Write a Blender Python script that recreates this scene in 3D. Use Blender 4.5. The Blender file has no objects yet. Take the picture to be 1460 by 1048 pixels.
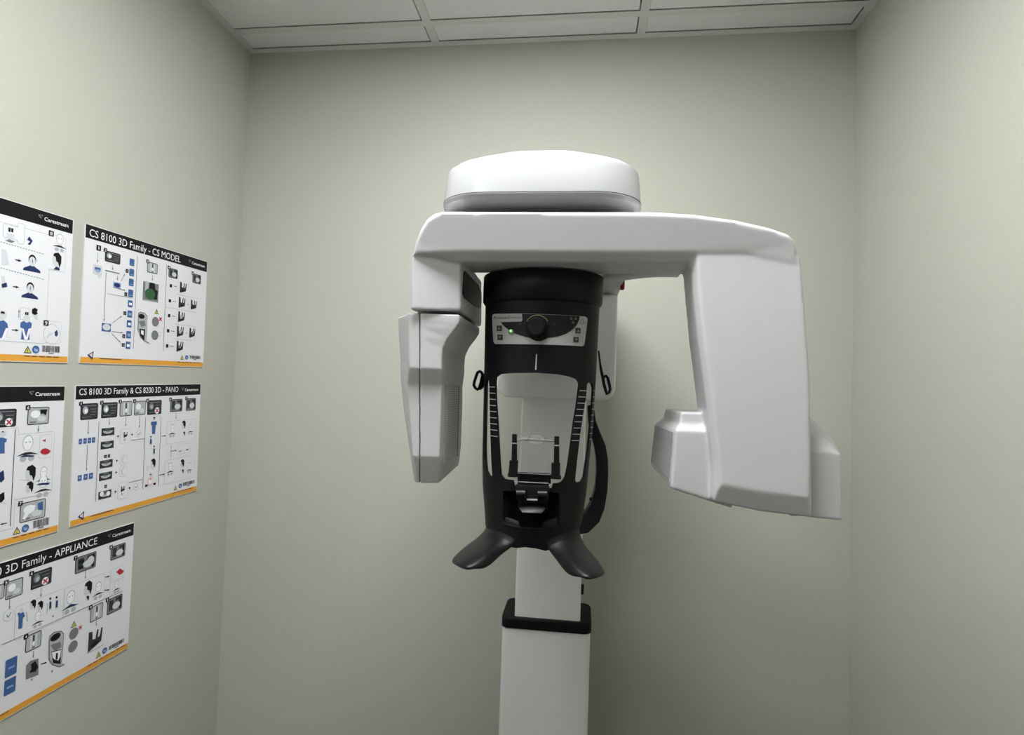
import bpy, bmesh, math, random
from mathutils import Vector, Matrix
random.seed(4)
C = bpy.context.scene.collection
sc = bpy.context.scene
PI = math.pi

# ------------------------------------------------------------------ camera
W, H, F = 1460, 1048, 819.04
YAW, PITCH, ROLL = -0.1211, 0.0376, 0.0332
CZ = 1.40                                  # camera height above the floor
cy, sy, cp, sp = math.cos(YAW), math.sin(YAW), math.cos(PITCH), math.sin(PITCH)
fw = Vector((sy * cp, cy * cp, sp))
r0 = Vector((cy, -sy, 0.0))
u0 = r0.cross(fw)
c_, s_ = math.cos(ROLL), math.sin(ROLL)
rx = c_ * r0 + s_ * u0
ux = c_ * u0 - s_ * r0
CAM = Vector((0, 0, CZ))
cam = bpy.data.cameras.new('camera')
cam.sensor_fit = 'HORIZONTAL'; cam.sensor_width = 36; cam.lens = F / W * 36
cam.clip_start = 0.02
co = bpy.data.objects.new('camera', cam); C.objects.link(co)
m3 = Matrix((rx, ux, -fw)).transposed()
co.matrix_world = Matrix.Translation(CAM) @ m3.to_4x4()
sc.camera = co

def ray(px, py):
    return rx * ((px - W / 2) / F) + ux * ((H / 2 - py) / F) + fw
def at(px, py, Y):                         # photo pixel at room depth Y -> world point
    d = ray(px, py); return CAM + d * (Y / d.y)

# room (relative to the camera, metres)
XL, XR, YB, ZC = -1.0756, 0.737, 1.6757, CZ + 1.0412
YF = -2.3
def onleft(px, py):                        # photo pixel on the left wall -> (Y, Z)
    d = ray(px, py); p = CAM + d * (XL / d.x); return p.y, p.z

# ------------------------------------------------------------------ materials
def lin(c):
    return tuple((v / 255 / 12.92) if v / 255 <= .04045 else ((v / 255 + .055) / 1.055) ** 2.4 for v in c)
def mat(name, rgb, rough=.5, spec=.5, metal=0, bump=0, bscale=300, trans=0, emit=None, estr=0, coat=0, var=0):
    m = bpy.data.materials.new(name); m.use_nodes = True
    nt = m.node_tree; b = nt.nodes['Principled BSDF']
    col = tuple(rgb) + (1,)
    b.inputs['Base Color'].default_value = col
    b.inputs['Roughness'].default_value = rough
    b.inputs['Specular IOR Level'].default_value = spec
    b.inputs['Metallic'].default_value = metal
    b.inputs['Transmission Weight'].default_value = trans
    b.inputs['Coat Weight'].default_value = coat
    if emit:
        b.inputs['Emission Color'].default_value = tuple(emit) + (1,)
        b.inputs['Emission Strength'].default_value = estr
    if bump or var:
        tc = nt.nodes.new('ShaderNodeTexCoord')
        nz = nt.nodes.new('ShaderNodeTexNoise'); nz.inputs['Scale'].default_value = bscale
        nz.inputs['Detail'].default_value = 3
        nt.links.new(tc.outputs['Object'], nz.inputs['Vector'])
        if bump:
            bp = nt.nodes.new('ShaderNodeBump'); bp.inputs['Strength'].default_value = bump
            bp.inputs['Distance'].default_value = .001
            nt.links.new(nz.outputs['Fac'], bp.inputs['Height'])
            nt.links.new(bp.outputs['Normal'], b.inputs['Normal'])
        if var:
            mx = nt.nodes.new('ShaderNodeMix'); mx.data_type = 'RGBA'
            mx.inputs[6].default_value = tuple(v * (1 - var) for v in rgb) + (1,)
            mx.inputs[7].default_value = tuple(min(1, v * (1 + var)) for v in rgb) + (1,)
            nt.links.new(nz.outputs['Fac'], mx.inputs[0])
            nt.links.new(mx.outputs[2], b.inputs['Base Color'])
    return m
M = {}
M['wall'] = mat('wall_paint', (.465, .466, .405), .75, .25, bump=.25, bscale=260, var=.03)
M['floor'] = mat('floor_vinyl', (.06, .055, .05), .45, .4, var=.12, bscale=14)
M['tile'] = mat('ceiling_tile', (.76, .76, .76), .9, .1, bump=.5, bscale=420, var=.07)
M['grid'] = mat('grid_metal', (.66, .66, .64), .5, .4)
M['plenum'] = mat('plenum', (.03, .03, .03), .9, .1)
M['white'] = mat('white_plastic', (.57, .572, .585), .38, .45, bump=.05, bscale=900)
M['gloss'] = mat('glossy_white_plastic', (.43, .433, .443), .25, .5)  # cap white toned down in the colour to offset its overexposure
M['colw'] = mat('white_paint_metal', (.92, .92, .92), .42, .4, bump=.06, bscale=700)
M['black'] = mat('black_plastic', (.0045, .0045, .006), .5, .22)
M['blacks'] = mat('satin_black_grip', (.004, .004, .0055), .42, .3, bump=.1, bscale=1500)
M['darkgap'] = mat('seam_dark', (.02, .02, .02), .8, .2)
M['window'] = mat('dark_window', (.003, .003, .004), .35, .2)
M['grey'] = mat('grey_label', (.42, .42, .42), .4, .4)
M['screen'] = mat('dark_screen', (.012, .014, .015), .55, .2)
M['tick'] = mat('white_print', (.55, .55, .55), .5, .3)
M['tan'] = mat('tan_print', (.30, .24, .13), .5, .3)
M['brown'] = mat('brown_button', (.035, .027, .02), .4, .4)
M['icon'] = mat('icon_print', (.30, .25, .18), .5, .3)
M['greyprint'] = mat('grey_print', (.16, .16, .16), .5, .3)
M['darkprint'] = mat('dark_print', (.04, .04, .04), .5, .3)
M['green'] = mat('green_lamp', (.2, .5, .2), .3, .5, emit=(.45, 1, .35), estr=1.0)
M['greenr'] = mat('green_ring', (.12, .22, .09), .3, .5)
M['red'] = mat('red_button', (.25, .008, .02), .4, .4)
M['clear'] = mat('clear_plastic', (.95, .95, .96), .08, .5, trans=.92)
M['vent'] = mat('grey_vent', (.36, .36, .37), .4, .4)
M['louver'] = mat('smoky_louver', (.42, .42, .44), .18, .6)
M['paper'] = mat('laminated_paper', (.75, .755, .785), .35, .4)
def ink(n, rgb): M[n] = mat('ink_' + n, lin(rgb), .5, .2)
ink('p_black', (20, 21, 23)); ink('p_orange', (222, 160, 62)); ink('p_dark', (52, 54, 58)); ink('p_mid', (120, 122, 126))
ink('p_light', (176, 178, 182)); ink('p_pale', (206, 208, 212)); ink('p_blue', (66, 98, 148)); ink('p_navy', (36, 52, 92)); ink('p_sky', (140, 168, 205))
ink('p_red', (178, 44, 56)); ink('p_pink', (232, 196, 204)); ink('p_yellow', (214, 204, 96)); ink('p_green', (52, 92, 62)); ink('p_white', (236, 237, 240))

# ------------------------------------------------------------------ object helpers
def link(name, me, parent=None):
    o = bpy.data.objects.new(name, me); C.objects.link(o)
    if parent is not None:
        o.parent = parent
        w = Vector((0, 0, 0)); p = parent
        while p is not None: w += p.location; p = p.parent
        if me is not None:
            for v in me.vertices: v.co = v.co - w
    return o
def smooth(me, ang=35):
    for p in me.polygons: p.use_smooth = True
    try: me.set_sharp_from_angle(angle=math.radians(ang))
    except Exception: pass
class MB:
    def __init__(s): s.v = []; s.f = []; s.mi = []; s.cur = 0
    def face(s, idx): s.f.append(list(idx)); s.mi.append(s.cur)
    def pts(s, P):
        b = len(s.v); s.v += [Vector(p) for p in P]; return list(range(b, b + len(P)))
    def poly(s, P): s.face(s.pts(P))
    def loft(s, rings, cap0=True, cap1=True, closed=True):
        R = [s.pts(r) for r in rings]; n = len(R[0])
        for a, b in zip(R, R[1:]):
            for i in range(n if closed else n - 1):
                j = (i + 1) % n; s.face((a[i], a[j], b[j], b[i]))
        if cap0: s.face(list(reversed(R[0])))
        if cap1: s.face(R[-1])
    def box(s, a, b):
        x0, y0, z0 = a; x1, y1, z1 = b
        s.loft([[(x0, y0, z0), (x1, y0, z0), (x1, y1, z0), (x0, y1, z0)], [(x0, y0, z1), (x1, y0, z1), (x1, y1, z1), (x0, y1, z1)]])
    def tube(s, path, r, n=10, closed=False, flat=None):
        P = [Vector(p) for p in path]; k = len(P); rings = []
        up0 = None
        for i in range(k):
            if closed: t = P[(i + 1) % k] - P[i - 1]
            else: t = P[min(i + 1, k - 1)] - P[max(i - 1, 0)]
            t.normalize()
            if up0 is None:
                up0 = Vector((0, 0, 1)) if abs(t.z) < .8 else Vector((0, 1, 0))
            a = (up0 - t * up0.dot(t)).normalized(); up0 = a; b = t.cross(a)
            rr = r[i] if isinstance(r, (list, tuple)) else r
            rings.append([P[i] + (a * math.cos(2 * PI * j / n) + b * math.sin(2 * PI * j / n)) * rr for j in range(n)])
        if closed:
            rings.append(rings[0]); s.loft(rings, False, False)
        else: s.loft(rings)
    def cyl(s, c, axis, r, h, n=32, r2=None, bev=0):
        ax = Vector(axis).normalized(); t = Vector((0, 0, 1)) if abs(ax.z) < .9 else Vector((1, 0, 0))
        a = ax.cross(t).normalized(); b = ax.cross(a); c = Vector(c); r2 = r if r2 is None else r2
        prof = [(0, r), (h - bev, r2), (h, r2 - bev)] if bev else [(0, r), (h, r2)]
        s.loft([[c + ax * q + (a * math.cos(2 * PI * j / n) + b * math.sin(2 * PI * j / n)) * rr for j in range(n)] for q, rr in prof])
    def build(s, name, mats, parent=None, bevel=0, ang=35, seg=2):
        bm = bmesh.new(); vs = [bm.verts.new(v) for v in s.v]
        for idx, mi in zip(s.f, s.mi):
            try: f = bm.faces.new([vs[i] for i in idx]); f.material_index = mi
            except ValueError: pass
        bmesh.ops.remove_doubles(bm, verts=bm.verts, dist=1e-6)
        bmesh.ops.recalc_face_normals(bm, faces=bm.faces)
        if bevel:
            es = [e for e in bm.edges if len(e.link_faces) == 2 and e.calc_face_angle(0) > math.radians(30)]
            bmesh.ops.bevel(bm, geom=es, offset=bevel, segments=seg, profile=.5, affect='EDGES', clamp_overlap=True)
        me = bpy.data.meshes.new(name); bm.to_mesh(me); bm.free()
        if not isinstance(mats, (list, tuple)): mats = [mats]
        for m in mats: me.materials.append(m)
        smooth(me, ang)
        return link(name, me, parent)
def mould(o, vox=.0025, it=6):             # fuse overlapping volumes into one softly rounded moulding
    r = o.modifiers.new('fuse', 'REMESH'); r.mode = 'VOXEL'; r.voxel_size = vox; r.use_smooth_shade = True
    q = o.modifiers.new('soften', 'SMOOTH'); q.factor = .5; q.iterations = it
    return o
def thing(name, label, cat, loc, group=None):
    o = bpy.data.objects.new(name, None); C.objects.link(o); o.location = loc; o.empty_display_size = .05
    o['label'] = label; o['category'] = cat
    if group: o['group'] = group
    return o
def struct(o): o['kind'] = 'structure'; return o

# ------------------------------------------------------------------ room
T = .08
def wallbox(name, a, b, m):
    k = MB(); k.box(a, b); return struct(k.build(name, m))
wallbox('wall_back', (XL - T, YB, 0), (XR + T, YB + T, ZC + .12), M['wall'])
wallbox('wall_left', (XL - T, YF, 0), (XL, YB, ZC + .12), M['wall'])
wallbox('wall_right', (XR, YF, 0), (XR + T, YB, ZC + .12), M['wall'])
wallbox('wall_front', (XL - T, YF - T, 0), (XR + T, YF, ZC + .12), M['wall'])
wallbox('floor', (XL - T, YF - T, -T), (XR + T, YB + T, 0), M['floor'])
# baseboards
wallbox('baseboard_back', (XL + .012, YB - .012, 0), (XR - .012, YB, .10), M['black'])
wallbox('baseboard_left', (XL, YF, 0), (XL + .012, YB, .10), M['black'])
wallbox('baseboard_right', (XR - .012, YF, 0), (XR, YB, .10), M['black'])
# suspended ceiling: slab, tiles, tees and wall angle
GX0, GY0 = -.4556, 1.5547                  # camera-side / right-hand flange edges of the tees
FL = .024
xe = [XL, GX0 - 0.012, GX0 + .61 - .012, XR]      # tee centre lines (walls at the ends)
ye = [YB] + [GY0 + .012 - .61 * i for i in range(7)] + [YF]
k = MB(); k.box((XL - T, YF - T, ZC + .09), (XR + T, YB + T, ZC + .17))
cl = struct(k.build('ceiling', M['plenum']))
LS, LR = 37.5, 3
LS_FILL = 15.0
light_cells = {(1, j) for j in range(2, LR)} | {(0, 4)}
k = MB()
for i in range(3):
    for j in range(7):
        if (i, j) in light_cells: continue
        xa = xe[i] + (.022 if i == 0 else .012) + .0007
        xb = xe[i + 1] - (.022 if i == 2 else .012) - .0035
        yb = ye[j] - (.022 if j == 0 else .012) - .0045
        ya = ye[j + 1] + (.022 if j == 6 else .012) + .0004
        k.box((xa, ya, ZC + .0005), (xb, yb, ZC + .016))
struct(k.build('ceiling_tiles', M['tile'], cl))
k = MB()
for x in xe[1:3]:
    k.box((x - .012, YF, ZC - .0004), (x + .012, YB - .005, ZC + .0010)); k.box((x - .002, YF, ZC + .001), (x + .002, YB - .005, ZC + .03))
tg = struct(k.build('trim_1', M['grid']))
k = MB()
for y in ye[1:7]:
    k.box((XL, y - .012, ZC - .0007), (XR, y + .012, ZC + .0008)); k.box((XL, y - .002, ZC + .001), (XR, y + .002, ZC + .03))
struct(k.build('trim_2', M['grid']))
k = MB()
k.box((XL, YB - .022, ZC - .001), (XR, YB - .0012, ZC + .0006)); k.box((XL, YB - .0012, ZC - .001), (XR, YB, ZC + .022))
struct(k.build('trim_3', M['grid']))
for n, (xa, xb, xw) in enumerate(((XL + .0012, XL + .022, XL), (XR - .022, XR - .0012, XR))):
    k = MB(); k.box((xa, YF, ZC - .0012), (xb, YB - .022, ZC + .0004))
    k.box((min(xw, xb if xw > xb else xa), YF, ZC - .0012), (max(xw, xa if xw < xa else xb), YB, ZC + .022))
    struct(k.build('trim_%d' % (4 + n), M['grid']))

# the recessed ceiling light above the camera (outside the frame)
lx0, lx1 = xe[1] + .013, xe[2] - .013
ly0, ly1 = ye[LR] + .013, ye[2] - .013
lt = thing('ceiling_light', 'recessed ceiling light panel set in the suspended ceiling grid', 'ceiling light', ((lx0 + lx1) / 2, (ly0 + ly1) / 2, ZC))
k = MB()
for a, b in (((lx0, ly0, ZC), (lx1, ly0 + .03, ZC + .03)), ((lx0, ly1 - .03, ZC), (lx1, ly1, ZC + .03)), ((lx0, ly0 + .03, ZC), (lx0 + .03, ly1 - .03, ZC + .03)), ((lx1 - .03, ly0 + .03, ZC), (lx1, ly1 - .03, ZC + .03))): k.box(a, b)
k.build('light_frame', M['grid'], lt)
M['diffuser'] = mat('lit_diffuser', (.9, .9, .9), .5, .3, emit=(.975, .985, 1.0), estr=LS)
k = MB(); k.box((lx0 + .03, ly0 + .03, ZC + .008), (lx1 - .03, ly1 - .03, ZC + .014)); k.build('diffuser', M['diffuser'], lt)

lx0_, lx1_ = xe[0] + .024, xe[1] - .013  # second ceiling panel, added out of view to fill the machine's front
lt_fill = thing('ceiling_light', 'unseen second ceiling light panel added as front fill, farther from the back wall than the other', 'ceiling light', ((lx0_ + lx1_) / 2, ye[4] - .305, ZC))
M['fill_diffuser'] = mat('lit_fill_diffuser', (.9, .9, .9), .5, .3, emit=(.975, .985, 1.0), estr=LS_FILL)
k = MB(); y0_, y1_ = ye[5] + .013, ye[4] - .013
for a, b in (((lx0_, y0_, ZC), (lx1_, y0_ + .03, ZC + .03)), ((lx0_, y1_ - .03, ZC), (lx1_, y1_, ZC + .03)), ((lx0_, y0_ + .03, ZC), (lx0_ + .03, y1_ - .03, ZC + .03)), ((lx1_ - .03, y0_ + .03, ZC), (lx1_, y1_ - .03, ZC + .03))): k.box(a, b)
k.build('light_frame', M['grid'], lt_fill)
k = MB(); k.box((lx0_ + .03, y0_ + .03, ZC + .008), (lx1_ - .03, y1_ - .03, ZC + .014)); k.build('diffuser', M['fill_diffuser'], lt_fill)

# ------------------------------------------------------------------ the X-ray unit
XC = -.064
unit = thing('panoramic_xray_machine', 'white and black dental panoramic X-ray machine standing against the back wall', 'x-ray machine', (XC, 1.54, 0))
def z_(py, Y, px=790): return at(px, py, Y).z
def x_(px, Y, py=558): return at(px, py, Y).x

# --- column
def vert_loft(name, m, corners, parent, bevel=.006):
    k = MB(); k.loft(corners); return k.build(name, m, parent, bevel, seg=3)
YC = 1.42
ox0, ox1 = at(715.5, 891, YC).x, at(842, 899, YC).x
zc0 = at(778, 899, YC).z
def rr(x0, x1, y0, y1, r, n=6):            # rounded rectangle, counter-clockwise, in plan
    P = []
    for cx_, cy_, a in ((x1 - r, y0 + r, -PI / 2), (x1 - r, y1 - r, 0), (x0 + r, y1 - r, PI / 2), (x0 + r, y0 + r, PI)):
        for i in range(n + 1):
            t = a + PI / 2 * i / n; P.append((cx_ + r * math.cos(t), cy_ + r * math.sin(t)))
    return P
def zrings(P, zs): return [[(x, y, z) for x, y in P] for z in zs]
k = MB(); k.loft(zrings(rr(ox0, ox1, YC, YC + .125, .012), (0.0, zc0)))
colo = k.build('column', M['colw'], unit)
k = MB(); k.loft(zrings(rr(ox0 - .03, ox1 + .03, YC - .02, YB - .005, .02), (0.0, .025))); k.build('base_plate', M['colw'], unit, .003)
k = MB(); k.box((ox0 + .02, YC + .124, .3), (ox1 - .02, YB, .72)); k.build('wall_bracket', M['colw'], unit)
ix0, ix1 = at(743.3, 575, YC + .004).x, at(836, 577, YC + .004).x
# collar: D shaped black rim around the outer column
zk0, zk1 = at(778, 899.5, YC - .004).z, at(778, 884, YC - .004).z
k = MB()
k.loft(zrings(rr(ox0 - .002, ox1 + .002, YC - .006, YC + .13, .02), (zk0, zk1 - .004)) + zrings(rr(ox0 + .001, ox1 - .001, YC - .003, YC + .127, .018), (zk1,)))
k.build('column_collar', M['black'], unit)
k = MB(); k.loft(zrings(rr(ix0, ix1, YC + .004, YC + .10, .006), (zk0 - .1, CZ + .05))); k.build('inner_column', M['colw'], unit)
k = MB(); p = at(829, 840, YC + .05); k.box((ix1 - .001, p.y - .008, p.z - .011), (ix1 + .007, p.y + .008, p.z + .011)); k.build('cable_clip', M['black'], unit, .002)

# --- carriage and column head
YR = 1.28
cx0, cx1 = at(709, 520, YR).x, at(879, 500, YR).x
zr0, zr1 = at(790, 569, YR).z, at(790, 419, YR).z
k = MB()
prof = []
r = .03
pts = [(cx0, zr1), (cx0, zr0 + r)]
pts = []
for (cx_, cz_, a) in ((cx1 - r, zr0 + r, 0), (cx0 + r, zr0 + r, -PI / 2)):
    for i in range(9):
        t = a - PI / 2 * i / 8; pts.append((cx_ + r * math.cos(t), cz_ + r * math.sin(t)))
pts = [(cx1, zr1)] + pts + [(cx0, zr1)]
k.loft([[(x, y, z) for x, z in pts] for y in (YR, YC + .115)])
k.build('carriage', M['colw'], unit, .005, seg=3)
hx1 = at(888, 405, 1.16).x
hz0 = at(870, 418.5, YR).z + .003
k = MB()
hz1 = CZ + .325
prof = [(cx0 + .005, hz0), (cx1 + .004, hz0), (hx1 - .004, hz0 + .012), (hx1, hz0 + .03), (hx1, hz1), (cx0 - .005, hz1)]
k.loft([[(x, y, z) for x, z in prof] for y in (1.11, YC + .11)])
k.build('column_head', M['white'], unit, .004, seg=3)
k = MB(); p = at(890, 406, 1.2); k.cyl((hx1 - .002, 1.20, p.z), (1, 0, 0), .011, .008, 24, bev=.002); k.build('emergency_stop_button', M['red'], unit)

# --- cap (upper arm cover)
CF = .835
zb = at(773, 276, CF).z; zt = at(773, 225, CF + .004).z; ztt = at(773, 206.5, CF + .06).z
cxl, cxr = at(633.5, 296, CF + .072).x, at(914, 296, CF + .072).x
hw = (cxr - cxl) / 2; CX = (cxl + cxr) / 2
def cap_ring(dx, yf, r, z, yb=1.47): return [(x, y, z) for x, y in rr(CX - hw + dx, CX + hw - dx, yf, yb, r, 10)]
k = MB()
k.loft([cap_ring(.03, CF + .03, .055, zb - .012), cap_ring(.008, CF + .010, .07, zb - .009), cap_ring(.001, CF + .002, .075, zb - .004), cap_ring(.0, CF, .075, zb + .001),
        cap_ring(.004, CF + .003, .075, zt - .008), cap_ring(.0055, CF + .005, .075, zt - .002), cap_ring(.008, CF + .008, .075, zt + .0005),
        cap_ring(.013, CF + .012, .075, zt + .006), cap_ring(.027, CF + .022, .075, zt + .0135), cap_ring(.043, CF + .033, .072, zt + .0205), cap_ring(.060, CF + .046, .07, zt + .0285), cap_ring(.078, CF + .062, .06, zt + .0355), cap_ring(.10, CF + .085, .05, zt + .0405), cap_ring(.13, CF + .13, .02, zt + .042)])
capo = k.build('upper_arm_cover', M['gloss'], unit, ang=24)
k = MB(); k.loft([cap_ring(-.0005, CF - .0005, .0755, zb + .0022), cap_ring(-.0005, CF - .0005, .0755, zb + .0033)], False, False)
k.build('cover_seam', M['darkgap'], capo)
k = MB(); k.cyl((CX, .925, CZ + .255), (0, 0, 1), .025, .035, 40); k.build('rotation_axle', M['gloss'], unit)

# --- rotating gantry: arm + tube body in one moulding
def XZ(px, py, Y): p = at(px, py, Y); return (p.x, p.z)
top = [(585, 361), (589, 347), (597, 327), (607, 312), (618, 304.5), (631, 301.5), (700, 301.5), (860, 302), (930, 302.3), (990, 305.5), (1050, 313.5), (1100, 324.5), (1126, 333), (1137, 342), (1141.5, 354), (1142, 374)]
YFt = .840
T_ = [XZ(x, y - (2.2 if y < 350 else 0), YFt) for x, y in top]
def ring3(seq): return [Vector(p) for p in seq]
zcr, zbt = at(760, 358.5, .846).z, at(760, 373.5, .862).z
xl_, xr_ = at(657, 370, .86).x, at(984, 365, .85).x
def bar_ring(Ytop, Ybot, zbot):
    P = []
    for x, z in T_:
        t = min(1, max(0, (T_[6][1] - z) / (T_[6][1] - zcr)))
        P.append((x, Ytop + (Ybot - Ytop) * t, z))
    n = 8
    xs = [T_[-1][0] + (T_[0][0] - T_[-1][0]) * i / n for i in range(1, n)]
    return P + [(x, Ybot, zbot) for x in xs]
k = MB()
def bring(Ytop, Ybot, zb_, lift):
    R = bar_ring(Ytop, Ybot, zb_)
    # outer ends of the bottom line
    R[0] = (R[0][0], Ybot, R[0][2]); R[15] = (R[15][0], Ybot, R[15][2])
    return R
b0 = [(x + (.0045 if i < 5 else 0) - (.0045 if 13 <= i < 16 else 0), y, z - (.0055 if 2 <= i < 14 else 0)) for i, (x, y, z) in enumerate(bring(.838, .848, zcr, 0))]
k.loft([b0, bring(.8475, .8525, zcr - .003, 0), bring(.862, .864, zbt, 0), bring(.95, .95, zbt, 0)])
# stub over the detector
s0 = [at(586, 362, .851), at(657, 362, .872), at(656.5, 443, .872), at(585, 442, .850)]
k.loft([s0, [Vector((p.x, 1.065, q)) for p, q in zip(s0, (s0[0].z, s0[0].z, s0[3].z, s0[3].z))]])
# tube body
bf = [(986, 356), (1139.5, 366), (1141.5, 376), (1148, 454), (1154.5, 545), (1155.5, 640), (1154, 710), (1090, 703), (1028, 692), (1018.5, 663), (1009, 577), (996, 480), (989.5, 415)]
bm_ = list(bf); bm_[6] = (1157, 738); bm_[7] = (1085, 729.5); bm_[8] = (1017, 715)
def yb_(py): return .850 - .012 * (py - 342) / 370
A = [at(x + (8 if i >= 9 or i == 0 else 0), y, yb_(y)) for i, (x, y) in enumerate(bf)]
Bm = [at(x - (2 if i >= 9 or i == 0 else 0), y, yb_(y) + .013) for i, (x, y) in enumerate(bm_)]
k.loft([A, Bm, [Vector((p.x + (0.0 if i < 8 else .002), .935, p.z)) for i, p in enumerate(Bm)]])
# nose with the collimator
def nose(y, Yf, Fp, Bp, zb=None):
    f = at(Fp, y, Yf); b = at(Bp, 600, 1.06)
    z2 = f.z if zb is None else zb
    return [(f.x, Yf, f.z), (.222, Yf, f.z), (.222, 1.06, z2), (b.x, 1.06, z2), (f.x * .35 + b.x * .65, .995, f.z * .35 + z2 * .65)]
zn = at(957, 698, .872).z
k.loft([nose(587.5, .888, 971, 948), nose(604, .886, 968.5, 945), nose(613.5, .873, 962.5, 934), nose(650, .872, 960, 931), [(x, y, z - (.024 if i in (1, 2) else 0)) for i, (x, y, z) in enumerate(nose(697, .872, 956, 929, zn + .012))]])
# rear housing on the right
h0 = [(1150, 643), (1170, 643.5), (1182, 644), (1191, 645), (1199.5, 646.5), (1201, 742.5), (1150, 737)]
h1 = [(1150, 622), (1169, 625), (1181, 630), (1190, 636), (1198, 646), (1200, 741), (1150, 736)]
h2 = [(1150, 600), (1166, 610), (1178, 619.5), (1187, 628), (1195, 640), (1196, 733), (1150, 730)]
h3 = [(1150, 592), (1162, 600), (1172, 609), (1181, 618), (1188, 630), (1188, 725), (1150, 722)]
k.loft([[at(x, y, Y) for x, y in h] for h, Y in ((h0, .868), (h1, .885), (h2, .93), (h3, .98))])
gan = mould(k.build('gantry_arm', M['white'], unit), .0022, 8)

# rear shell of the arm with its thin parting line, bracket to the column head
k = MB()
rs = [(at(859, 394, 1.0)), at(900, 388.5, 1.0), at(958, 388.3, 1.0), at(967, 396, 1.0), at(940, 395.3, 1.0), at(915, 397, 1.0), at(892, 400, 1.0), at(859, 404, 1.0)]
k.loft([[Vector((p.x, Y, p.z)) for p in rs] for Y in (.952, 1.0)])
k.build('rear_shell', M['white'], gan, .002)

# detector head below the stub, in two shells with a parting seam
lay = [(446.5, 568, 583, 655, .862), (457, 568, 583, 655, .862), (466, 568.3, 583, 649.5, .862), (481, 569, 583, 638, .862), (496, 570, 583, 631, .862),
       (512, 571, 583, 629.5, .862), (525, 570.5, 583.5, 629.5, .862), (549, 571.5, 580.5, 629.3, .876), (580, 574.5, 583, 629, .876), (651, 583, 588.5, 626.5, .876), (689, 589.5, 594, 626, .893)]
def head_rings(side):
    R = []
    for (y, L, c, r_, Yf) in lay:
        z = at(600, y, Yf).z
        lx = at(L, y, .92).x if y < 651 else at(L, y, .90).x
        ly = .92 if y < 651 else .905
        Yr = Yf + .009
        cx_, r__ = at(c, y, Yf).x, at(r_, y, Yr).x
        zb2 = z if y < 689 else z + .010
        if side == 'L': s = at(597.2, y, Yf).x; R.append([(lx, ly, z), (cx_, Yf, z), (s, Yf, z), (s, 1.05, zb2), (lx, 1.05, zb2)])
        else: s = at(598.6, y, Yf).x; R.append([(s, Yf, z), (r__, Yr, z), (r__, 1.05, zb2), (s, 1.05, zb2)])
    return R
k = MB(); k.loft(head_rings('R')); mould(k.build('detector_head', M['white'], gan), .0016, 5)
k = MB(); k.loft(head_rings('L')); mould(k.build('detector_side_cover', M['white'], gan), .0016, 4)
k = MB(); a = at(600, 448, .88); b = at(648, 441, .89); k.box((a.x - .012, .905, a.z - .01), (b.x, 1.04, b.z + .004)); k.box((at(596.5, 500, .9).x, .93, at(597, 650, .9).z), (at(600, 500, .9).x, 1.0, at(597, 455, .9).z))
k.build('detector_joint', M['darkgap'], gan)
# dark window on the inner face of the stub
xw = s0[1].x
k = MB()
wp = [(.885, CZ + .148), (.893, CZ + .184), (.90, CZ + .187), (1.02, CZ + .187), (1.045, CZ + .180), (1.052, CZ + .160), (1.045, CZ + .147), (1.0, CZ + .143), (.895, CZ + .143)]
xwz = lambda z: s0[1].x + (s0[2].x - s0[1].x) * (s0[1].z - z) / (s0[1].z - s0[2].z)
k.loft([[(xwz(z) - .004, y, z) for y, z in wp], [(xwz(z) + .0014, y, z) for y, z in wp]])
k.build('dark_sensor_window', M['window'], gan)
# vent grille on the inner face of the detector head
k = MB()
def inner(Y, z):
    t = (z - lay_z[0]) / (lay_z[1] - lay_z[0]); x = lay_x[0] + (lay_x[1] - lay_x[0]) * t; return Vector((x, Y, z))
lay_z = (at(600, 549, .876).z, at(600, 651, .876).z); lay_x = (at(629.3, 549, .876).x, at(626.5, 651, .876).x)
v0, v1 = CZ + .004, CZ - .122
def vq(ya, yb, za, zb, d0, d1):
    P = [inner(ya, za), inner(yb, za), inner(yb, zb), inner(ya, zb)]
    k.loft([[p + Vector((d0, 0, 0)) for p in P], [p + Vector((d1, 0, 0)) for p in P]])
vq(.908, 1.005, v0, v1, -.004, .0006)
k.cur = 1; N = 34
for i in range(N):
    za = v0 + (v1 - v0) * (i + .2) / N; zb2 = v0 + (v1 - v0) * (i + .75) / N
    vq(.912, 1.0, za, zb2, .0004, .0016)
k.cur = 2; vq(1.0015, 1.0045, v0, v1, .0005, .0014)
k.build('vent_grille', [M['vent'], M['white'], M['darkgap']], gan)
# louvred face of the collimator
k = MB()
def lv(t, zz):                             # t 0 front .. 1 back, zz 0 top .. 1 bottom, on the nose's left face
    f0 = at(962.5, 616, .873); f1 = at(956.3, 692, .872)
    b0 = at(934, 600, 1.06); b1 = at(929, 600, 1.06)
    f = f0.lerp(f1, zz)
    b = Vector((b0.x, 1.06, f0.z)).lerp(Vector((b1.x, 1.06, f1.z + .010)), zz)
    return f.lerp(b, t)
def lq(t0, t1, za, zb, d0, d1):
    P = [lv(t0, za), lv(t1, za), lv(t1, zb), lv(t0, zb)]
    k.loft([[p - Vector((d0, 0, 0)) for p in P], [p - Vector((d1, 0, 0)) for p in P]])
lq(.05, .97, .02, .96, -.004, .0010)
k.cur = 1
for i in range(22):
    za = .08 + .84 * i / 22; lq(.08, .94, za, za + .014, .0008, .0016)
k.build('collimator_grille', [M['louver'], M['vent']], gan)
for (px, py) in ((1030, 721.5), (1137, 738.5)):
    k = MB(); p = at(px, py, .88); k.cyl((p.x, .89, p.z + .0015), (0, 0, 1), .007, .008, 20); k.build('foot_pad', M['white'], gan)

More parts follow.
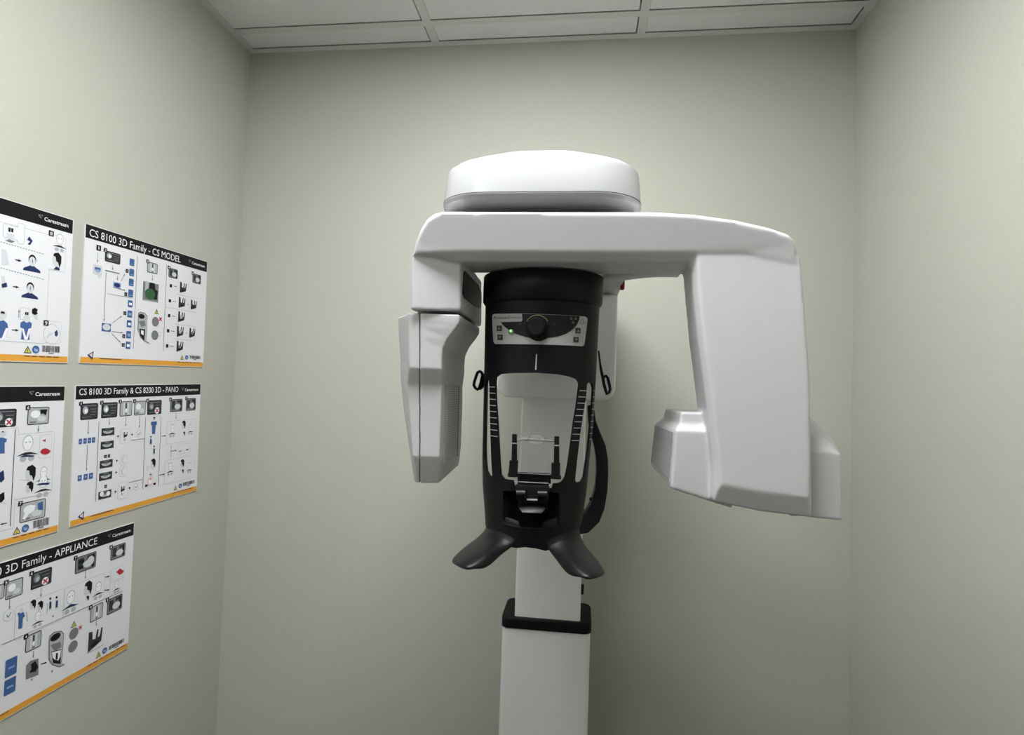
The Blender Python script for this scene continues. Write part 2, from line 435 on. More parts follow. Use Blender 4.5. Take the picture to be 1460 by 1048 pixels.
# ------------------------------------------------------------------ head frame (black shell)
EY, EB, EPSI = .972, .074, math.radians(-4)
ETAB = []
for y, a, b in ((380, 692.5, 858.5), (440, 690.5, 856), (520, 689, 852), (600, 687.3, 847), (650, 686.3, 842), (690, 686.8, 838), (731, 690.3, 832), (752, 691.2, 827), (790, 693, 822)):
    p, q = at(a, y, .968), at(b, y, .968); ETAB.append((p.z, (p.x + q.x) / 2, (q.x - p.x) / 2 * .985))
def etab(z, i):
    if z >= ETAB[0][0]: return ETAB[0][i]
    for A_, B_ in zip(ETAB, ETAB[1:]):
        if z >= B_[0]: return A_[i] + (B_[i] - A_[i]) * (A_[0] - z) / (A_[0] - B_[0])
    return ETAB[-1][i]
def ea(z): return etab(z, 2)
def ex(z): return etab(z, 1)
EX = ex(CZ)
def e_pt(th, z, off=0):
    a, b = ea(z) + off, EB + off
    x, y = a * math.sin(th), -b * math.cos(th)
    c, s = math.cos(EPSI), math.sin(EPSI)
    return Vector((ex(z) + x * c - y * s, EY + x * s + y * c, z))
def e_par(px, py):                         # photo pixel -> (theta, z) on the shell
    d = ray(px, py); d = d / d.y
    c, s = math.cos(-EPSI), math.sin(-EPSI)
    z = CZ + d.z * .93
    for _ in range(6):
        a, b = ea(z), EB
        ox, oy = CAM.x - ex(z), CAM.y - EY
        o = (ox * c - oy * s, ox * s + oy * c); q = (d.x * c - d.y * s, d.x * s + d.y * c)
        A_ = (q[0] / a) ** 2 + (q[1] / b) ** 2; B_ = 2 * (o[0] * q[0] / a ** 2 + o[1] * q[1] / b ** 2); C_ = (o[0] / a) ** 2 + (o[1] / b) ** 2 - 1
        D_ = max(0, B_ * B_ - 4 * A_ * C_); t = (-B_ - math.sqrt(D_)) / (2 * A_)
        z = CZ + d.z * t
    x, y = o[0] + q[0] * t, o[1] + q[1] * t
    return math.atan2(x / a, -y / b), z
S2 = .1
def patch(name, outer, holes, m, parent, off=0., thick=0., dth=3, dz=.008, raw=False):
    bm = bmesh.new(); es = []
    for loop in [outer] + holes:
        q = loop if raw and loop is outer else [e_par(*p) for p in loop]
        vs = [bm.verts.new((t * S2, z, 0)) for t, z in q]
        es += [bm.edges.new((vs[i], vs[(i + 1) % len(vs)])) for i in range(len(vs))]
    bmesh.ops.triangle_fill(bm, use_beauty=True, use_dissolve=False, edges=es, normal=(0, 0, 1))
    for i in range(-40, 41):
        bmesh.ops.bisect_plane(bm, geom=bm.verts[:] + bm.edges[:] + bm.faces[:], plane_co=(math.radians(i * dth) * S2, 0, 0), plane_no=(1, 0, 0))
    if dz:
        for i in range(-45, 30):
            bmesh.ops.bisect_plane(bm, geom=bm.verts[:] + bm.edges[:] + bm.faces[:], plane_co=(0, CZ + i * dz, 0), plane_no=(0, 1, 0))
    for v in bm.verts: v.co = e_pt(v.co.x / S2, v.co.y, off)
    bmesh.ops.remove_doubles(bm, verts=bm.verts, dist=1e-6)
    bmesh.ops.recalc_face_normals(bm, faces=bm.faces)
    s = sum((f.normal.dot(f.calc_center_median() - Vector((EX, EY, f.calc_center_median().z))) * f.calc_area()) for f in bm.faces)
    if s < 0: bmesh.ops.reverse_faces(bm, faces=bm.faces)
    me = bpy.data.meshes.new(name); bm.to_mesh(me); bm.free(); me.materials.append(m)
    for p in me.polygons: p.use_smooth = True
    o = link(name, me, parent)
    if thick:
        sm = o.modifiers.new('thick', 'SOLIDIFY'); sm.thickness = thick; sm.offset = -1
        o.modifiers.new('edges', 'EDGE_SPLIT').split_angle = math.radians(40)
    return o
opening = [(706, 545), (707, 537.5), (713, 533.3), (729, 532), (765, 531.5), (795, 533.7), (812, 536.8), (822, 540.5), (825.5, 545), (826, 549), (821.5, 583), (818, 602), (810.7, 657), (808, 672), (806, 680), (802, 686), (797, 689), (789, 689.5), (787, 696.5), (733, 693), (731.5, 685), (719, 683), (714, 677), (713, 667), (709, 600), (707, 575)]
slotl = [(691, 550), (693, 544), (695.5, 539.5), (697, 542), (697.6, 551), (698.4, 596), (701.8, 679), (697.5, 678), (693.5, 671), (692, 655), (690.8, 596)]
slotr = [(837, 548), (839.5, 544.6), (844, 547), (846.2, 553), (845, 577), (842, 610), (838.5, 645), (835, 666), (833, 680), (829, 687), (822, 688.5), (820, 684), (824, 647), (828, 614), (831.5, 591), (835.8, 566)]
pocket = [(717, 700), (717, 742), (721, 747.5), (731, 750.5), (761, 753.5), (791, 753.5), (796.5, 750), (797.5, 744), (797.5, 703), (775, 701), (745, 700)]
TH = math.radians(97)
bot = [(706, 768), (722, 779), (737, 781.5), (749, 780.3), (764, 782), (778, 785.5), (790, 781), (806, 768)]
outer = [(-TH, CZ + .150), (TH, CZ + .150)]
outer += [(TH, CZ - z) for z in (.0, .1, .19)] + [(math.radians(80), CZ - .225)]
outer += [e_par(*p) for p in reversed(bot)]
outer += [(-math.radians(80), CZ - .225)] + [(-TH, CZ - z) for z in (.19, .1, .0)]
frame = patch('head_frame', outer, [opening, slotl, slotr, pocket], M['black'], unit, 0, .0035, raw=True)
# closed ring on top
def ell(off, z, n=72): return [e_pt(2 * PI * i / n, z, off) for i in range(n)]
zr_b = CZ + .1435
k = MB(); k.loft([ell(-.002, zr_b - .004), ell(.002, zr_b - .001), ell(.0045, zr_b + .003), ell(.0045, CZ + .189), ell(.003, CZ + .1915), ell(-.01, CZ + .1925)])
k.build('frame_ring', M['black'], frame, ang=50)
# back half of the shell that joins the frame to the carriage
k = MB(); k.box((EX - .05, EY + .04, CZ + .05), (EX + .05, YR + .02, CZ + .12)); k.build('frame_mount', M['black'], frame, .006)
# pocket liner
pc = [e_par(*p) for p in pocket]
mt = sum(t for t, z in pc) / len(pc); mz = sum(z for t, z in pc) / len(pc)
k = MB(); k.loft([[e_pt(t, z, -.0005) for t, z in pc], [e_pt(mt + (t - mt) * .96, mz + (z - mz) * .95, -.012) for t, z in pc], [e_pt(mt + (t - mt) * .88, mz + (z - mz) * .72 + .012, -.034) for t, z in pc]], cap0=False)
k.build('chin_pocket', M['blacks'], frame)
# lip of the pocket
k = MB(); k.tube([e_pt(*e_par(x, y), .0006) for x, y in ((718, 742), (721, 747), (731, 750.2), (746, 752.4), (761, 753.5), (778, 754), (791, 753.6), (796, 750.5))], .0013, 8); k.build('pocket_lip', M['blacks'], frame)

# scale markings
k = MB()
def tick(xa, xb, ya, yb, w=.0011):
    ta, za = e_par(xa, ya); tb, zb = e_par(xb, yb)
    n = 3
    up = [e_pt(ta + (tb - ta) * i / n, za + (zb - za) * i / n + w / 2, .0005) for i in range(n + 1)]
    dn = [e_pt(ta + (tb - ta) * i / n, za + (zb - za) * i / n - w / 2, .0005) for i in range(n + 1)]
    k.loft([up, dn], False, False, closed=False)
for i in range(9):
    t = i / 8
    tick(697.7 + 1.6 * t, 706 + 3.9 * t, 551.6 + 69.5 * t, 552 + 70.5 * t)
    tick(826 - 11.3 * t, 836.3 - 9 * t, 556.8 + 71.2 * t, 557.3 + 70.8 * t)
    tick(845.6 - 5.7 * t, 850.6 - 5 * t, 557.3 + 69.2 * t, 557.3 + 69 * t)
    tick(687.8, 689.2, 552 + 69.5 * t, 552 + 69.5 * t)
k.build('scale_markings', M['tick'], frame)

# hand grips
def grip(rows):
    k = MB(); G = []
    for A_, B_, C__ in rows:
        if A_ == 'E':
            (ax, ay), (bx, by), off = B_[0], B_[1], C__
            G.append([e_pt(*e_par(ax + (bx - ax) * i / 8, ay + (by - ay) * i / 8), off) for i in range(9)]); continue
        P0, P1, P2 = (at(*q) for q in (A_, B_, C__))
        row = []
        for i in range(9):
            t = i / 8
            l0 = (t - .5) * (t - 1) * 2; l1 = -4 * t * (t - 1); l2 = 2 * t * (t - .5)
            row.append(P0 * l0 + P1 * l1 + P2 * l2)
        G.append(row)
    k.loft(G, False, False, closed=False)
    o = k.build('hand_grip', M['blacks'], frame)
    me = o.data
    c = sum((p.normal.y * p.area) for p in me.polygons)
    if c > 0: me.flip_normals()
    s1 = o.modifiers.new('thick', 'SOLIDIFY'); s1.thickness = .007; s1.offset = -1
    s2 = o.modifiers.new('round', 'SUBSURF'); s2.levels = 2; s2.render_levels = 2
    return o
def eY(px, py, d=0.): t, z = e_par(px, py); return (px, py, e_pt(t, z).y + d)
grip([['E', ((690, 728), (742, 744)), -.004], ['E', ((690, 745), (740, 763)), -.0012], ['E', ((688.5, 754), (737, 776)), .0008],
      [(678, 767, .95), (697, 778, .888), (719.5, 788.5, .895)],
      [(664, 776, .93), (684, 790, .862), (709.5, 798, .878)],
      [(650, 788, .905), (671, 801, .845), (699.5, 808, .862)],
      [(641, 798.5, .885), (660, 808, .835), (687, 813.3, .85)]])
grip([['E', ((832, 728), (772, 744)), -.004], ['E', ((829, 746), (774, 765)), -.0012], ['E', ((827.5, 757), (777.5, 780)), .0008],
      [(834, 775.5, .95), (814, 788, .888), (789, 794.5, .895)],
      [(845, 787, .93), (824, 802, .862), (797.5, 807, .878)],
      [(857, 802, .905), (835, 814, .845), (806, 818.5, .862)],
      [(865.8, 817, .885), (845, 822.5, .835), (818, 823.7, .85)]])

# control panel
def scr(cx_, cy_): return (690 + cx_ / 9.125, 440 + cy_ / 9.125)
plate = [scr(*p) for p in ((115, 100), (122, 82), (140, 71), (300, 67), (500, 66), (700, 72), (900, 80), (1100, 90), (1240, 98), (1310, 104), (1332, 118), (1341, 142), (1322, 300), (1302, 455), (1293, 478), (1270, 491), (900, 472), (500, 464), (165, 462), (142, 454), (131, 430), (120, 260))]
panel = patch('control_panel', plate, [], M['grey'], frame, .0012, .002)
screen = [scr(*p) for p in ((500, 70), (700, 76), (900, 84), (1100, 93), (1238, 101), (1225, 160), (1195, 220), (1150, 270), (1100, 306), (1050, 335), (980, 358), (900, 375), (830, 383), (800, 400), (760, 420), (715, 426), (670, 420), (630, 402), (590, 380), (530, 365), (480, 350), (430, 332), (390, 315), (340, 285), (300, 255), (260, 220), (230, 178), (360, 175), (480, 172), (500, 164), (506, 148))]
patch('display_screen', screen, [], M['screen'], frame, .0018, .001)
tk, zk = e_par(*scr(690, 248))
kc = e_pt(tk, zk, .0016); kn = (e_pt(tk, zk, .01) - e_pt(tk, zk, 0)).normalized()
k = MB(); k.cyl(kc, kn, .0175, .004, 40); k.cyl(kc + kn * .004, kn, .0150, .014, 40, r2=.0140, bev=.0015)
k.build('control_knob', M['black'], frame)
k = MB()
def strip(P, w, off):
    q = [e_par(*p) for p in P]
    up = [e_pt(t, z + w / 2, off) for t, z in q]; dn = [e_pt(t, z - w / 2, off) for t, z in q]
    k.loft([up, dn], False, False, closed=False)
arc = [scr(695 + 158 * math.sin(a), 240 - 158 * math.cos(a)) for a in [math.radians(-62 + 124 * i / 24) for i in range(25)]]
arc2 = [scr(695 + 146 * math.sin(a), 240 - 146 * math.cos(a)) for a in [math.radians(-62 + 124 * i / 24) for i in range(25)]]
k.loft([[e_pt(*e_par(*p), .0023) for p in arc], [e_pt(*e_par(*p), .0023) for p in arc2]], False, False, closed=False)
k.build('dial_scale', M['tan'], frame)
def small_poly(name, P, m, off, parent):
    k = MB(); q = [e_par(*p) for p in P]; k.loft([[e_pt(t, z, off - .0015) for t, z in q], [e_pt(t, z, off) for t, z in q]]); return k.build(name, m, parent)
for (cx_, cy_, up) in ((212, 258, 1), (222, 375, 0), (1213, 288, 1), (1188, 405, 0)):
    k = MB(); d = 30; dy = 35
    def q3(P, off): 
        qq = [e_par(*scr(*p)) for p in P]; k.loft([[e_pt(t, z, off - .0012) for t, z in qq], [e_pt(t, z, off) for t, z in qq]])
    q3([(cx_ - d, cy_ - dy), (cx_ + d, cy_ - dy), (cx_ + d, cy_ + dy), (cx_ - d, cy_ + dy)], .0026)
    k.cur = 1; s = 1 if up else -1
    q3([(cx_, cy_ - 16 * s), (cx_ + 17, cy_ + 16 * s), (cx_ - 17, cy_ + 16 * s)], .0029)
    k.build('panel_button', [M['brown'], M['icon']], frame)
tl, zl = e_par(*scr(362, 305))
k = MB(); kn2 = (e_pt(tl, zl, .01) - e_pt(tl, zl, 0)).normalized(); k.cyl(e_pt(tl, zl, .0012), kn2, .0046, .0012, 24)
ring_ = k
k.cur = 1
tl2, zl2 = e_par(*scr(362, 293)); k.cyl(e_pt(tl2, zl2, .002), kn2, .0021, .0012, 20)
k.build('indicator_lamp', [M['greenr'], M['green']], frame)
small_poly('laser_slot', [(764.2, 505), (765.8, 505), (764.8, 527.2), (763, 527.2)], M['tick'], .0008, frame)
k = MB()
for (cx_, cy_) in ((1127, 128), (1183, 130), (1151, 178)):
    q = [e_par(*scr(*p)) for p in ((cx_, cy_ - 20), (cx_ + 19, cy_ + 17), (cx_ - 19, cy_ + 17))]
    k.poly([e_pt(t, z, .0023) for t, z in q])
for a, b in (((1272, 130), (1310, 195)), ((1310, 195), (1238, 195)), ((1238, 195), (1272, 130))):
    k.tube([e_pt(*e_par(*scr(*a)), .0016), e_pt(*e_par(*scr(*b)), .0016)], .00022, 5)
for cxx in (479, 530, 908):
    k.tube([e_pt(*e_par(*scr(*p)), .0022) for p in ((cxx - 12, 212), (cxx, 188), (cxx + 12, 212))], .0002, 5)
k.build('panel_symbols', M['greyprint'], frame)

# ---- lettering helper
dg = None
def text_mesh(s, bold=False):
    cu = bpy.data.curves.new('t', 'FONT'); cu.body = s; cu.size = 1; cu.resolution_u = 3
    if bold: cu.offset = .012
    o = bpy.data.objects.new('t', cu); C.objects.link(o)
    d = bpy.context.evaluated_depsgraph_get(); me = bpy.data.meshes.new_from_object(o.evaluated_get(d))
    V = [v.co.copy() for v in me.vertices]; Fs = [list(p.vertices) for p in me.polygons]
    bpy.data.objects.remove(o); bpy.data.curves.remove(cu); bpy.data.meshes.remove(me)
    x0 = min(v.x for v in V); x1 = max(v.x for v in V)
    return [((v.x - x0) / (x1 - x0), v.y) for v in V], Fs
CAPH = .729
def put_text(k, s, fn, x0, x1, ybase, cap, bold=False, slant=0):   # fn(x, y up) -> world point
    V, Fs = text_mesh(s, bold); b = len(k.v)
    for x, y in V: k.v.append(Vector(fn(x0 + (x1 - x0) * x + slant * y * cap / CAPH, ybase + y / CAPH * cap)))
    for f in Fs: k.f.append([b + i for i in f]); k.mi.append(k.cur)
def panel_fn(off):
    def fn(x, y):                          # crop coordinates of the panel, y measured upwards
        return e_pt(*e_par(*scr(x, -y)), off)
    return fn
k = MB(); put_text(k, 'Carestream', panel_fn(.0017), 165, 316, -132, 24, True)
k.loft([[panel_fn(.0017)(330, -95), panel_fn(.0017)(334, -95)], [panel_fn(.0017)(330, -140), panel_fn(.0017)(334, -140)]], False, False, closed=False)
put_text(k, 'CS 8100 3D', panel_fn(.0017), 346, 480, -127, 17, False)
k.loft([[panel_fn(.0017)(140, -105), panel_fn(.0017)(160, -102)], [panel_fn(.0017)(146, -132), panel_fn(.0017)(152, -134)]], False, False, closed=False)
k.build('panel_lettering', M['darkprint'], frame)

# ---- bite / chin support
bite = None
YP = .885
k = MB()
bl = [(734, 690), (784, 692.5), (782, 712), (778, 720), (742, 719), (737, 711)]
k.loft([[at(x, y, .882) for x, y in bl], [at(x, y, .94) for x, y in bl]])
bite = k.build('chin_support', M['black'], unit, .003)
k = MB()
q = [at(739, 724.5, .872), at(778, 725.5, .872), at(773, 732.5, .865), at(744, 731.5, .865)]
k.loft([q, [p + Vector((0, .014, .004)) for p in q]]); k.build('chin_lip', M['blacks'], bite, .002)
for xa, xb, y in ((736.5, 750, 704), (767, 781, 705)):
    k = MB(); a = at(xa, y, .878); b = at(xb, y + .3, .878); k.cyl(a, b - a, .0065, (b - a).length, 24, bev=.001); k.build('hinge_knuckle', M['blacks'], bite)
k = MB(); q = [at(751, 712, .876), at(766, 712.5, .876), at(766, 714, .876), at(751, 713.5, .876)]; k.loft([q, [p + Vector((0, .01, 0)) for p in q]]); k.build('latch', M['vent'], bite)
# cross frame carrying the posts
k = MB()
def bar(a, b, hpx, Y, dY=.010):
    P = [(a[0], a[1]), (b[0], b[1]), (b[0], b[1] + hpx), (a[0], a[1] + hpx)]
    q = [at(x, y, Y) for x, y in P]; k.loft([q, [p + Vector((0, dY, 0)) for p in q]])
bar((737, 674), (785, 676.5), 3.2, YP)
bar((738, 677), (785, 679.5), 10.5, YP + .005, .008)
bar((738, 676), (741, 676.2), 13, YP); bar((779.5, 678), (782.5, 678.2), 13, YP)
k.cur = 1; bar((738, 686.4), (782, 688.7), 1.0, YP - .0008, .002); bar((738, 674.3), (785, 676.7), .6, YP - .0006, .002)
k.cur = 0; bar((738, 687), (782, 689.3), 4.5, YP, .012)
k.build('cross_bar', [M['black'], M['vent']], bite)
def post(xt0, xt1, yt, ym, xs0, xs1, xb0, xb1, yb):
    def sq(xa, xb, y, Y=YP, d=None):
        a, b = at(xa, y, Y), at(xb, y, Y); w = (b.x - a.x)
        P = rr(a.x, b.x, Y, Y + w, w * .3, 4); return [(x, y2, a.z) for x, y2 in P]
    k = MB()
    k.loft([sq(xt0 + .8, xt1 - .8, yt), sq(xt0, xt1, yt + 1), sq(xt0 - .2, xt1, yt + 13), sq(xt0 - 1, xt1, ym + 1)])
    k.loft([sq(xs0, xs1, ym), sq(xb0 + 1.2, xb1 - 1.4, yb - 5), sq(xb0, xb1, yb - 4), sq(xb0, xb1, yb)])
    k.cur = 1
    k.loft([sq(xt0 - .5, xt1 + .3, yt + 12.2, YP - .0006), sq(xt0 - .5, xt1 + .3, yt + 13.8, YP - .0006)])
    k.build('support_post', [M['black'], M['vent']], bite)
post(729.8, 736.8, 619, 657, 726, 738, 723.2, 738.5, 680)
post(790.2, 797.3, 622, 660.5, 786, 798.5, 784.2, 799.8, 683)
k = MB()
k.tube([at(737, 627, YP + .004), at(745, 626, YP + .002), at(753, 625.5, YP), at(776, 627, YP), at(783, 628, YP + .002), at(790.5, 628, YP + .004)], [.0022, .0026, .003, .003, .0024, .002], 12)
oc = [(765 + 13.3 * math.cos(a), 626.7 + 7.0 * math.sin(a)) for a in [2 * PI * i / 28 for i in range(28)]]
k.loft([[at(x, y, .878) for x, y in oc], [at(765 + (x - 765) * .92, 626.7 + (y - 626.7) * .9, .887) for x, y in oc]])
k.build('clear_bite_bar', M['clear'], bite)

# ---- temple supports
def temple(P, pad, Y):
    k = MB(); k.tube([at(x, y, Y) for x, y in P], .0026, 10, closed=True)
    q = [at(x, y, Y + .003) for x, y in pad]; k.loft([q, [p + Vector((0, .012, 0)) for p in q]])
    return k.build('temple_support', M['black'], frame)
temple([(686.5, 531), (684, 529.5), (681, 531), (679, 536), (676.5, 544), (675.5, 549), (677.5, 553), (680.5, 555.5), (683.5, 552.5), (686, 544), (688, 535)], [(688, 532), (692, 536), (693.5, 545), (690, 551), (684, 556), (680, 556), (686, 545)], .975)
temple([(861, 537), (864, 536), (866.5, 539), (868.5, 547), (870, 555), (868.5, 559.5), (865.5, 561.5), (863.5, 557), (861.5, 549), (860, 541)], [(852.5, 500), (854.5, 500), (857, 518), (861, 537), (866, 561), (864, 563), (860, 551), (855.5, 528)], .985)

# ---- curved support arm behind the frame
k = MB()
pp = [(842, 578, 1.275), (844, 600, 1.25), (849, 618, 1.21), (855.5, 637, 1.17), (858.5, 655, 1.13), (858.8, 675, 1.10), (857.5, 697, 1.07), (852.5, 722, 1.045), (845, 738, 1.02), (833, 749, 1.00), (818, 752, .985)]
wd = [9, 11, 14, 17, 17.4, 17.6, 18.5, 21, 24, 26, 24]
R = []
for i, ((x, y, Y), w) in enumerate(zip(pp, wd)):
    a = pp[max(i - 1, 0)]; b = pp[min(i + 1, len(pp) - 1)]
    tx, ty = b[0] - a[0], b[1] - a[1]; l = math.hypot(tx, ty); nx, ny = -ty / l, tx / l
    p1, p2 = at(x + nx * w / 2, y + ny * w / 2, Y), at(x - nx * w / 2, y - ny * w / 2, Y)
    R.append([p1, p2, p2 + Vector((0, .045, 0)), p1 + Vector((0, .045, 0))])
k.loft(R)
sup = k.build('support_arm', M['black'], unit, .003)
k = MB(); p = at(842, 711.5, 1.06); k.cyl(p + Vector((.004, 0, 0)), (-1, 0, 0), .003, .006, 16, bev=.001); k.build('lock_screw', M['black'], sup)

# ------------------------------------------------------------------ posters on the left wall
PW, PH = .405, .3005
INKS = ['paper', 'p_black', 'p_orange', 'p_dark', 'p_mid', 'p_light', 'p_pale', 'p_blue', 'p_navy', 'p_sky', 'p_red', 'p_pink', 'p_yellow', 'p_green', 'p_white']
class Poster:
    n = 0
    def __init__(s, label, tl=None, tr=None, tilt=1.0):
        t = math.radians(tilt); s.eu = Vector((math.cos(t), math.sin(t))); s.ev = Vector((-math.sin(t), math.cos(t)))
        s.o = Vector(tl) if tl else Vector(tr) - s.eu * PW
        s.o = s.o + Vector((0, CZ)) if s.o.y < .9 else s.o
        k = MB(); e = .0012
        q = [s.w(-e, -e, 0), s.w(PW + e, -e, 0), s.w(PW + e, PH + e, 0), s.w(-e, PH + e, 0)]
        k.loft([[Vector((XL - .0002, p.y, p.z)) for p in q], [Vector((XL + .0022, p.y, p.z)) for p in q]])
        me = k.build('instruction_poster', M['paper'])
        loc = s.w(0, PH, 0)
        for v in me.data.vertices: v.co = v.co - loc
        me.location = loc; s.ob = me
        me['label'] = label; me['category'] = 'poster'; me['group'] = 'instruction posters on the left wall'
        k = MB(); q = [s.w(0, 0, 1), s.w(PW, 0, 1), s.w(PW, .0293, 1), s.w(0, .0293, 1)]; k.poly(q); k.build('header_band', M['p_black'], me)
        k = MB(); q = [s.w(0, PH - .0125, 1), s.w(PW, PH - .0125, 1), s.w(PW, PH, 1), s.w(0, PH, 1)]; k.poly(q)
        k.build('footer_stripe', M['p_orange'], me)
        s.k = MB(); s.sc = (1, 0, 0); s.lv = 2; s.n = 0
    def w(s, u, v, lv): p = s.o + s.eu * u - s.ev * v; return Vector((XL + .0022 + .00012 * lv + s.n * 4e-7, p.x, p.y))
    def px(s, x, y):
        if s.sc is None: return x / 1000, y / 1000
        a, ox, oy = s.sc; Y, Z = onleft(ox + x / a, oy + y / a); d = Vector((Y, Z)) - s.o
        return d.dot(s.eu), -d.dot(s.ev)
    def crop(s, scale, ox, oy): s.sc = (scale, ox, oy)
    def ink(s, n): s.k.cur = INKS.index(n)
    def uv(s, P, n, lv=3): s.ink(n); s.n += 1; s.k.poly([s.w(u, v, lv) for u, v in P])
    def rect(s, x0, y0, x1, y1, n, lv=3):  # corners in crop pixels, squared up to the sheet
        u0, v0 = s.px(x0, y0); u1, v1 = s.px(x1, y1); s.uv([(u0, v0), (u1, v0), (u1, v1), (u0, v1)], n, lv); return u0, v0, u1, v1
    def rru(s, u0, v0, u1, v1, r, n, lv=3):
        P = []
        for cu, cv, a in ((u1 - r, v1 - r, 0), (u0 + r, v1 - r, PI / 2), (u0 + r, v0 + r, PI), (u1 - r, v0 + r, 1.5 * PI)):
            for i in range(5): t = a + PI / 2 * i / 4; P.append((cu + r * math.cos(t), cv + r * math.sin(t)))
        s.uv(P, n, lv)
    def rr(s, x0, y0, x1, y1, n, r=.003, lv=3):
        u0, v0 = s.px(x0, y0); u1, v1 = s.px(x1, y1); s.rru(min(u0, u1), min(v0, v1), max(u0, u1), max(v0, v1), r, n, lv)
        return u0, v0, u1, v1
    def frame(s, x0, y0, x1, y1, n='p_light', r=.004, t=.0007, lv=3, fill='paper'):
        u0, v0, u1, v1 = s.rr(x0, y0, x1, y1, n, r, lv); s.rru(u0 + t, v0 + t, u1 - t, v1 - t, r - t, fill, lv + 1)
    def line(s, x0, y0, x1, y1, n='p_mid', t=.0008, lv=5):
        a = Vector(s.px(x0, y0)); b = Vector(s.px(x1, y1)); d = b - a
        if d.length < 1e-6: return
        if abs(d.x) < .12 * abs(d.y): b.x = a.x = (a.x + b.x) / 2
        elif abs(d.y) < .12 * abs(d.x): b.y = a.y = (a.y + b.y) / 2
        d = (b - a).normalized(); q = Vector((-d.y, d.x)) * t / 2
        s.uv([a + q, b + q, b - q, a - q], n, lv)
    def arrow(s, x0, y0, x1, y1, n='p_mid', t=.0011, hd=.0045):
        s.line(x0, y0, x1, y1, n, t); b = Vector(s.px(x1, y1)); d = (b - Vector(s.px(x0, y0))).normalized(); q = Vector((-d.y, d.x))
        s.uv([b + d * .001, b - d * hd + q * hd * .45, b - d * hd - q * hd * .45], n, 6)
    def circ(s, x, y, ru, n, lv=5, ry=None):
        u, v = s.px(x, y); ry = ry or ru
        s.uv([(u + ru * math.cos(2 * PI * i / 20), v + ry * math.sin(2 * PI * i / 20)) for i in range(20)], n, lv)
    def poly(s, P, n, lv=5): s.uv([s.px(*p) for p in P], n, lv)
    def text(s, st, x0, y0, x1, y1, n, cap, bold=False, lv=7, slant=0):   # baseline start and end in crop pixels
        u0, v0 = s.px(x0, y0); u1, v1 = s.px(x1, y1); s.ink(n)
        put_text(s.k, st, lambda x, y: s.w(x, -y, lv), u0, u1, -(v0 + v1) / 2, cap, bold, slant)
    # composite marks
    def photo(s, x0, y0, x1, y1, kind='dark', tag=None, bad=False):
        u0, v0, u1, v1 = s.rr(x0, y0, x1, y1, 'p_black', .0035, 3); t = .0016
        base = {'dark': 'p_dark', 'grey': 'p_mid', 'pale': 'p_light', 'light': 'p_light'}[kind]
        s.rru(u0 + t, v0 + t, u1 - t, v1 - t, .002, base, 4)
        w, h = u1 - u0, v1 - v0
        R = lambda a, b, c, d, n, lv=5: s.uv([(u0 + w * a, v0 + h * b), (u0 + w * c, v0 + h * b), (u0 + w * c, v0 + h * d), (u0 + w * a, v0 + h * d)], n, lv)
        E = lambda a, b, ra, rb, n, lv=6: s.uv([(u0 + w * a + ra * w * math.cos(2 * PI * i / 18), v0 + h * b + rb * h * math.sin(2 * PI * i / 18)) for i in range(18)], n, lv)
        if kind == 'dark':
            E(.27, .42, .16, .24, 'p_light' if not bad else 'p_mid'); E(.30, .46, .09, .14, 'p_white' if not bad else 'p_light', 7)
            R(.1, .12, .9, .17, 'p_mid'); R(.55, .34, .9, .38, 'p_mid'); R(.6, .52, .88, .56, 'p_mid'); R(.55, .7, .85, .74, 'p_mid'); R(.1, .82, .6, .86, 'p_mid')
        elif kind == 'light':
            R(.28, .1, .4, .9, 'p_pale'); R(.6, .1, .72, .9, 'p_pale'); R(.45, .12, .55, .5, 'p_black'); E(.5, .62, .08, .14, 'p_white'); R(.42, .8, .6, .9, 'p_mid')
        elif kind == 'pale':
            E(.35, .4, .22, .22, 'p_white'); E(.65, .68, .2, .16, 'p_pale'); R(.1, .8, .4, .9, 'p_mid')
        elif kind == 'grey':
            R(.12, .15, .4, .8, 'p_dark'); E(.6, .6, .25, .22, 'p_pale'); R(.55, .1, .9, .3, 'p_dark'); R(.78, .1, .92, .9, 'p_black')
        if bad:
            E(.68, .74, .17 * h / w * 1.3, .23, 'p_white', 7); s.cross(u0 + w * .68, v0 + h * .74, h * .13)
        if tag is not None: s.tag(u0, v0, tag)
    def cross(s, u, v, r, n='p_red', lv=9):
        for sg in (1, -1):
            d = Vector((r, sg * r)); q = Vector((-d.y, d.x)).normalized() * r * .32; c = Vector((u, v))
            s.uv([c - d + q, c + d + q, c + d - q, c - d - q], n, lv)
    def tag(s, u, v, ch, r=.0046):
        s.uv([(u - r, v - r), (u + r, v - r), (u + r, v + r), (u - r, v + r)], 'p_black', 7)
        wq = .2 if ch == '1' else .45
        if ch: s.n += 1; s.ink('p_white'); put_text(s.k, ch, lambda x, y: s.w(x, -y, 9), u - r * wq, u + r * wq, -(v + r * .62), r * 1.25, True)
    def tagpx(s, x, y, ch, r=.0042): u, v = s.px(x, y); s.tag(u, v, ch, r)
    def warn(s, x, y, r=.0075):
        u, v = s.px(x, y); s.uv([(u, v - r), (u + r, v + r * .8), (u - r, v + r * .8)], 'p_dark', 4)
        s.uv([(u, v - r * .62), (u + r * .72, v + r * .62), (u - r * .72, v + r * .62)], 'p_yellow', 5)
        s.uv([(u - .0006, v - r * .3), (u + .0006, v - r * .3), (u + .0006, v + r * .5), (u - .0006, v + r * .5)], 'p_dark', 6)
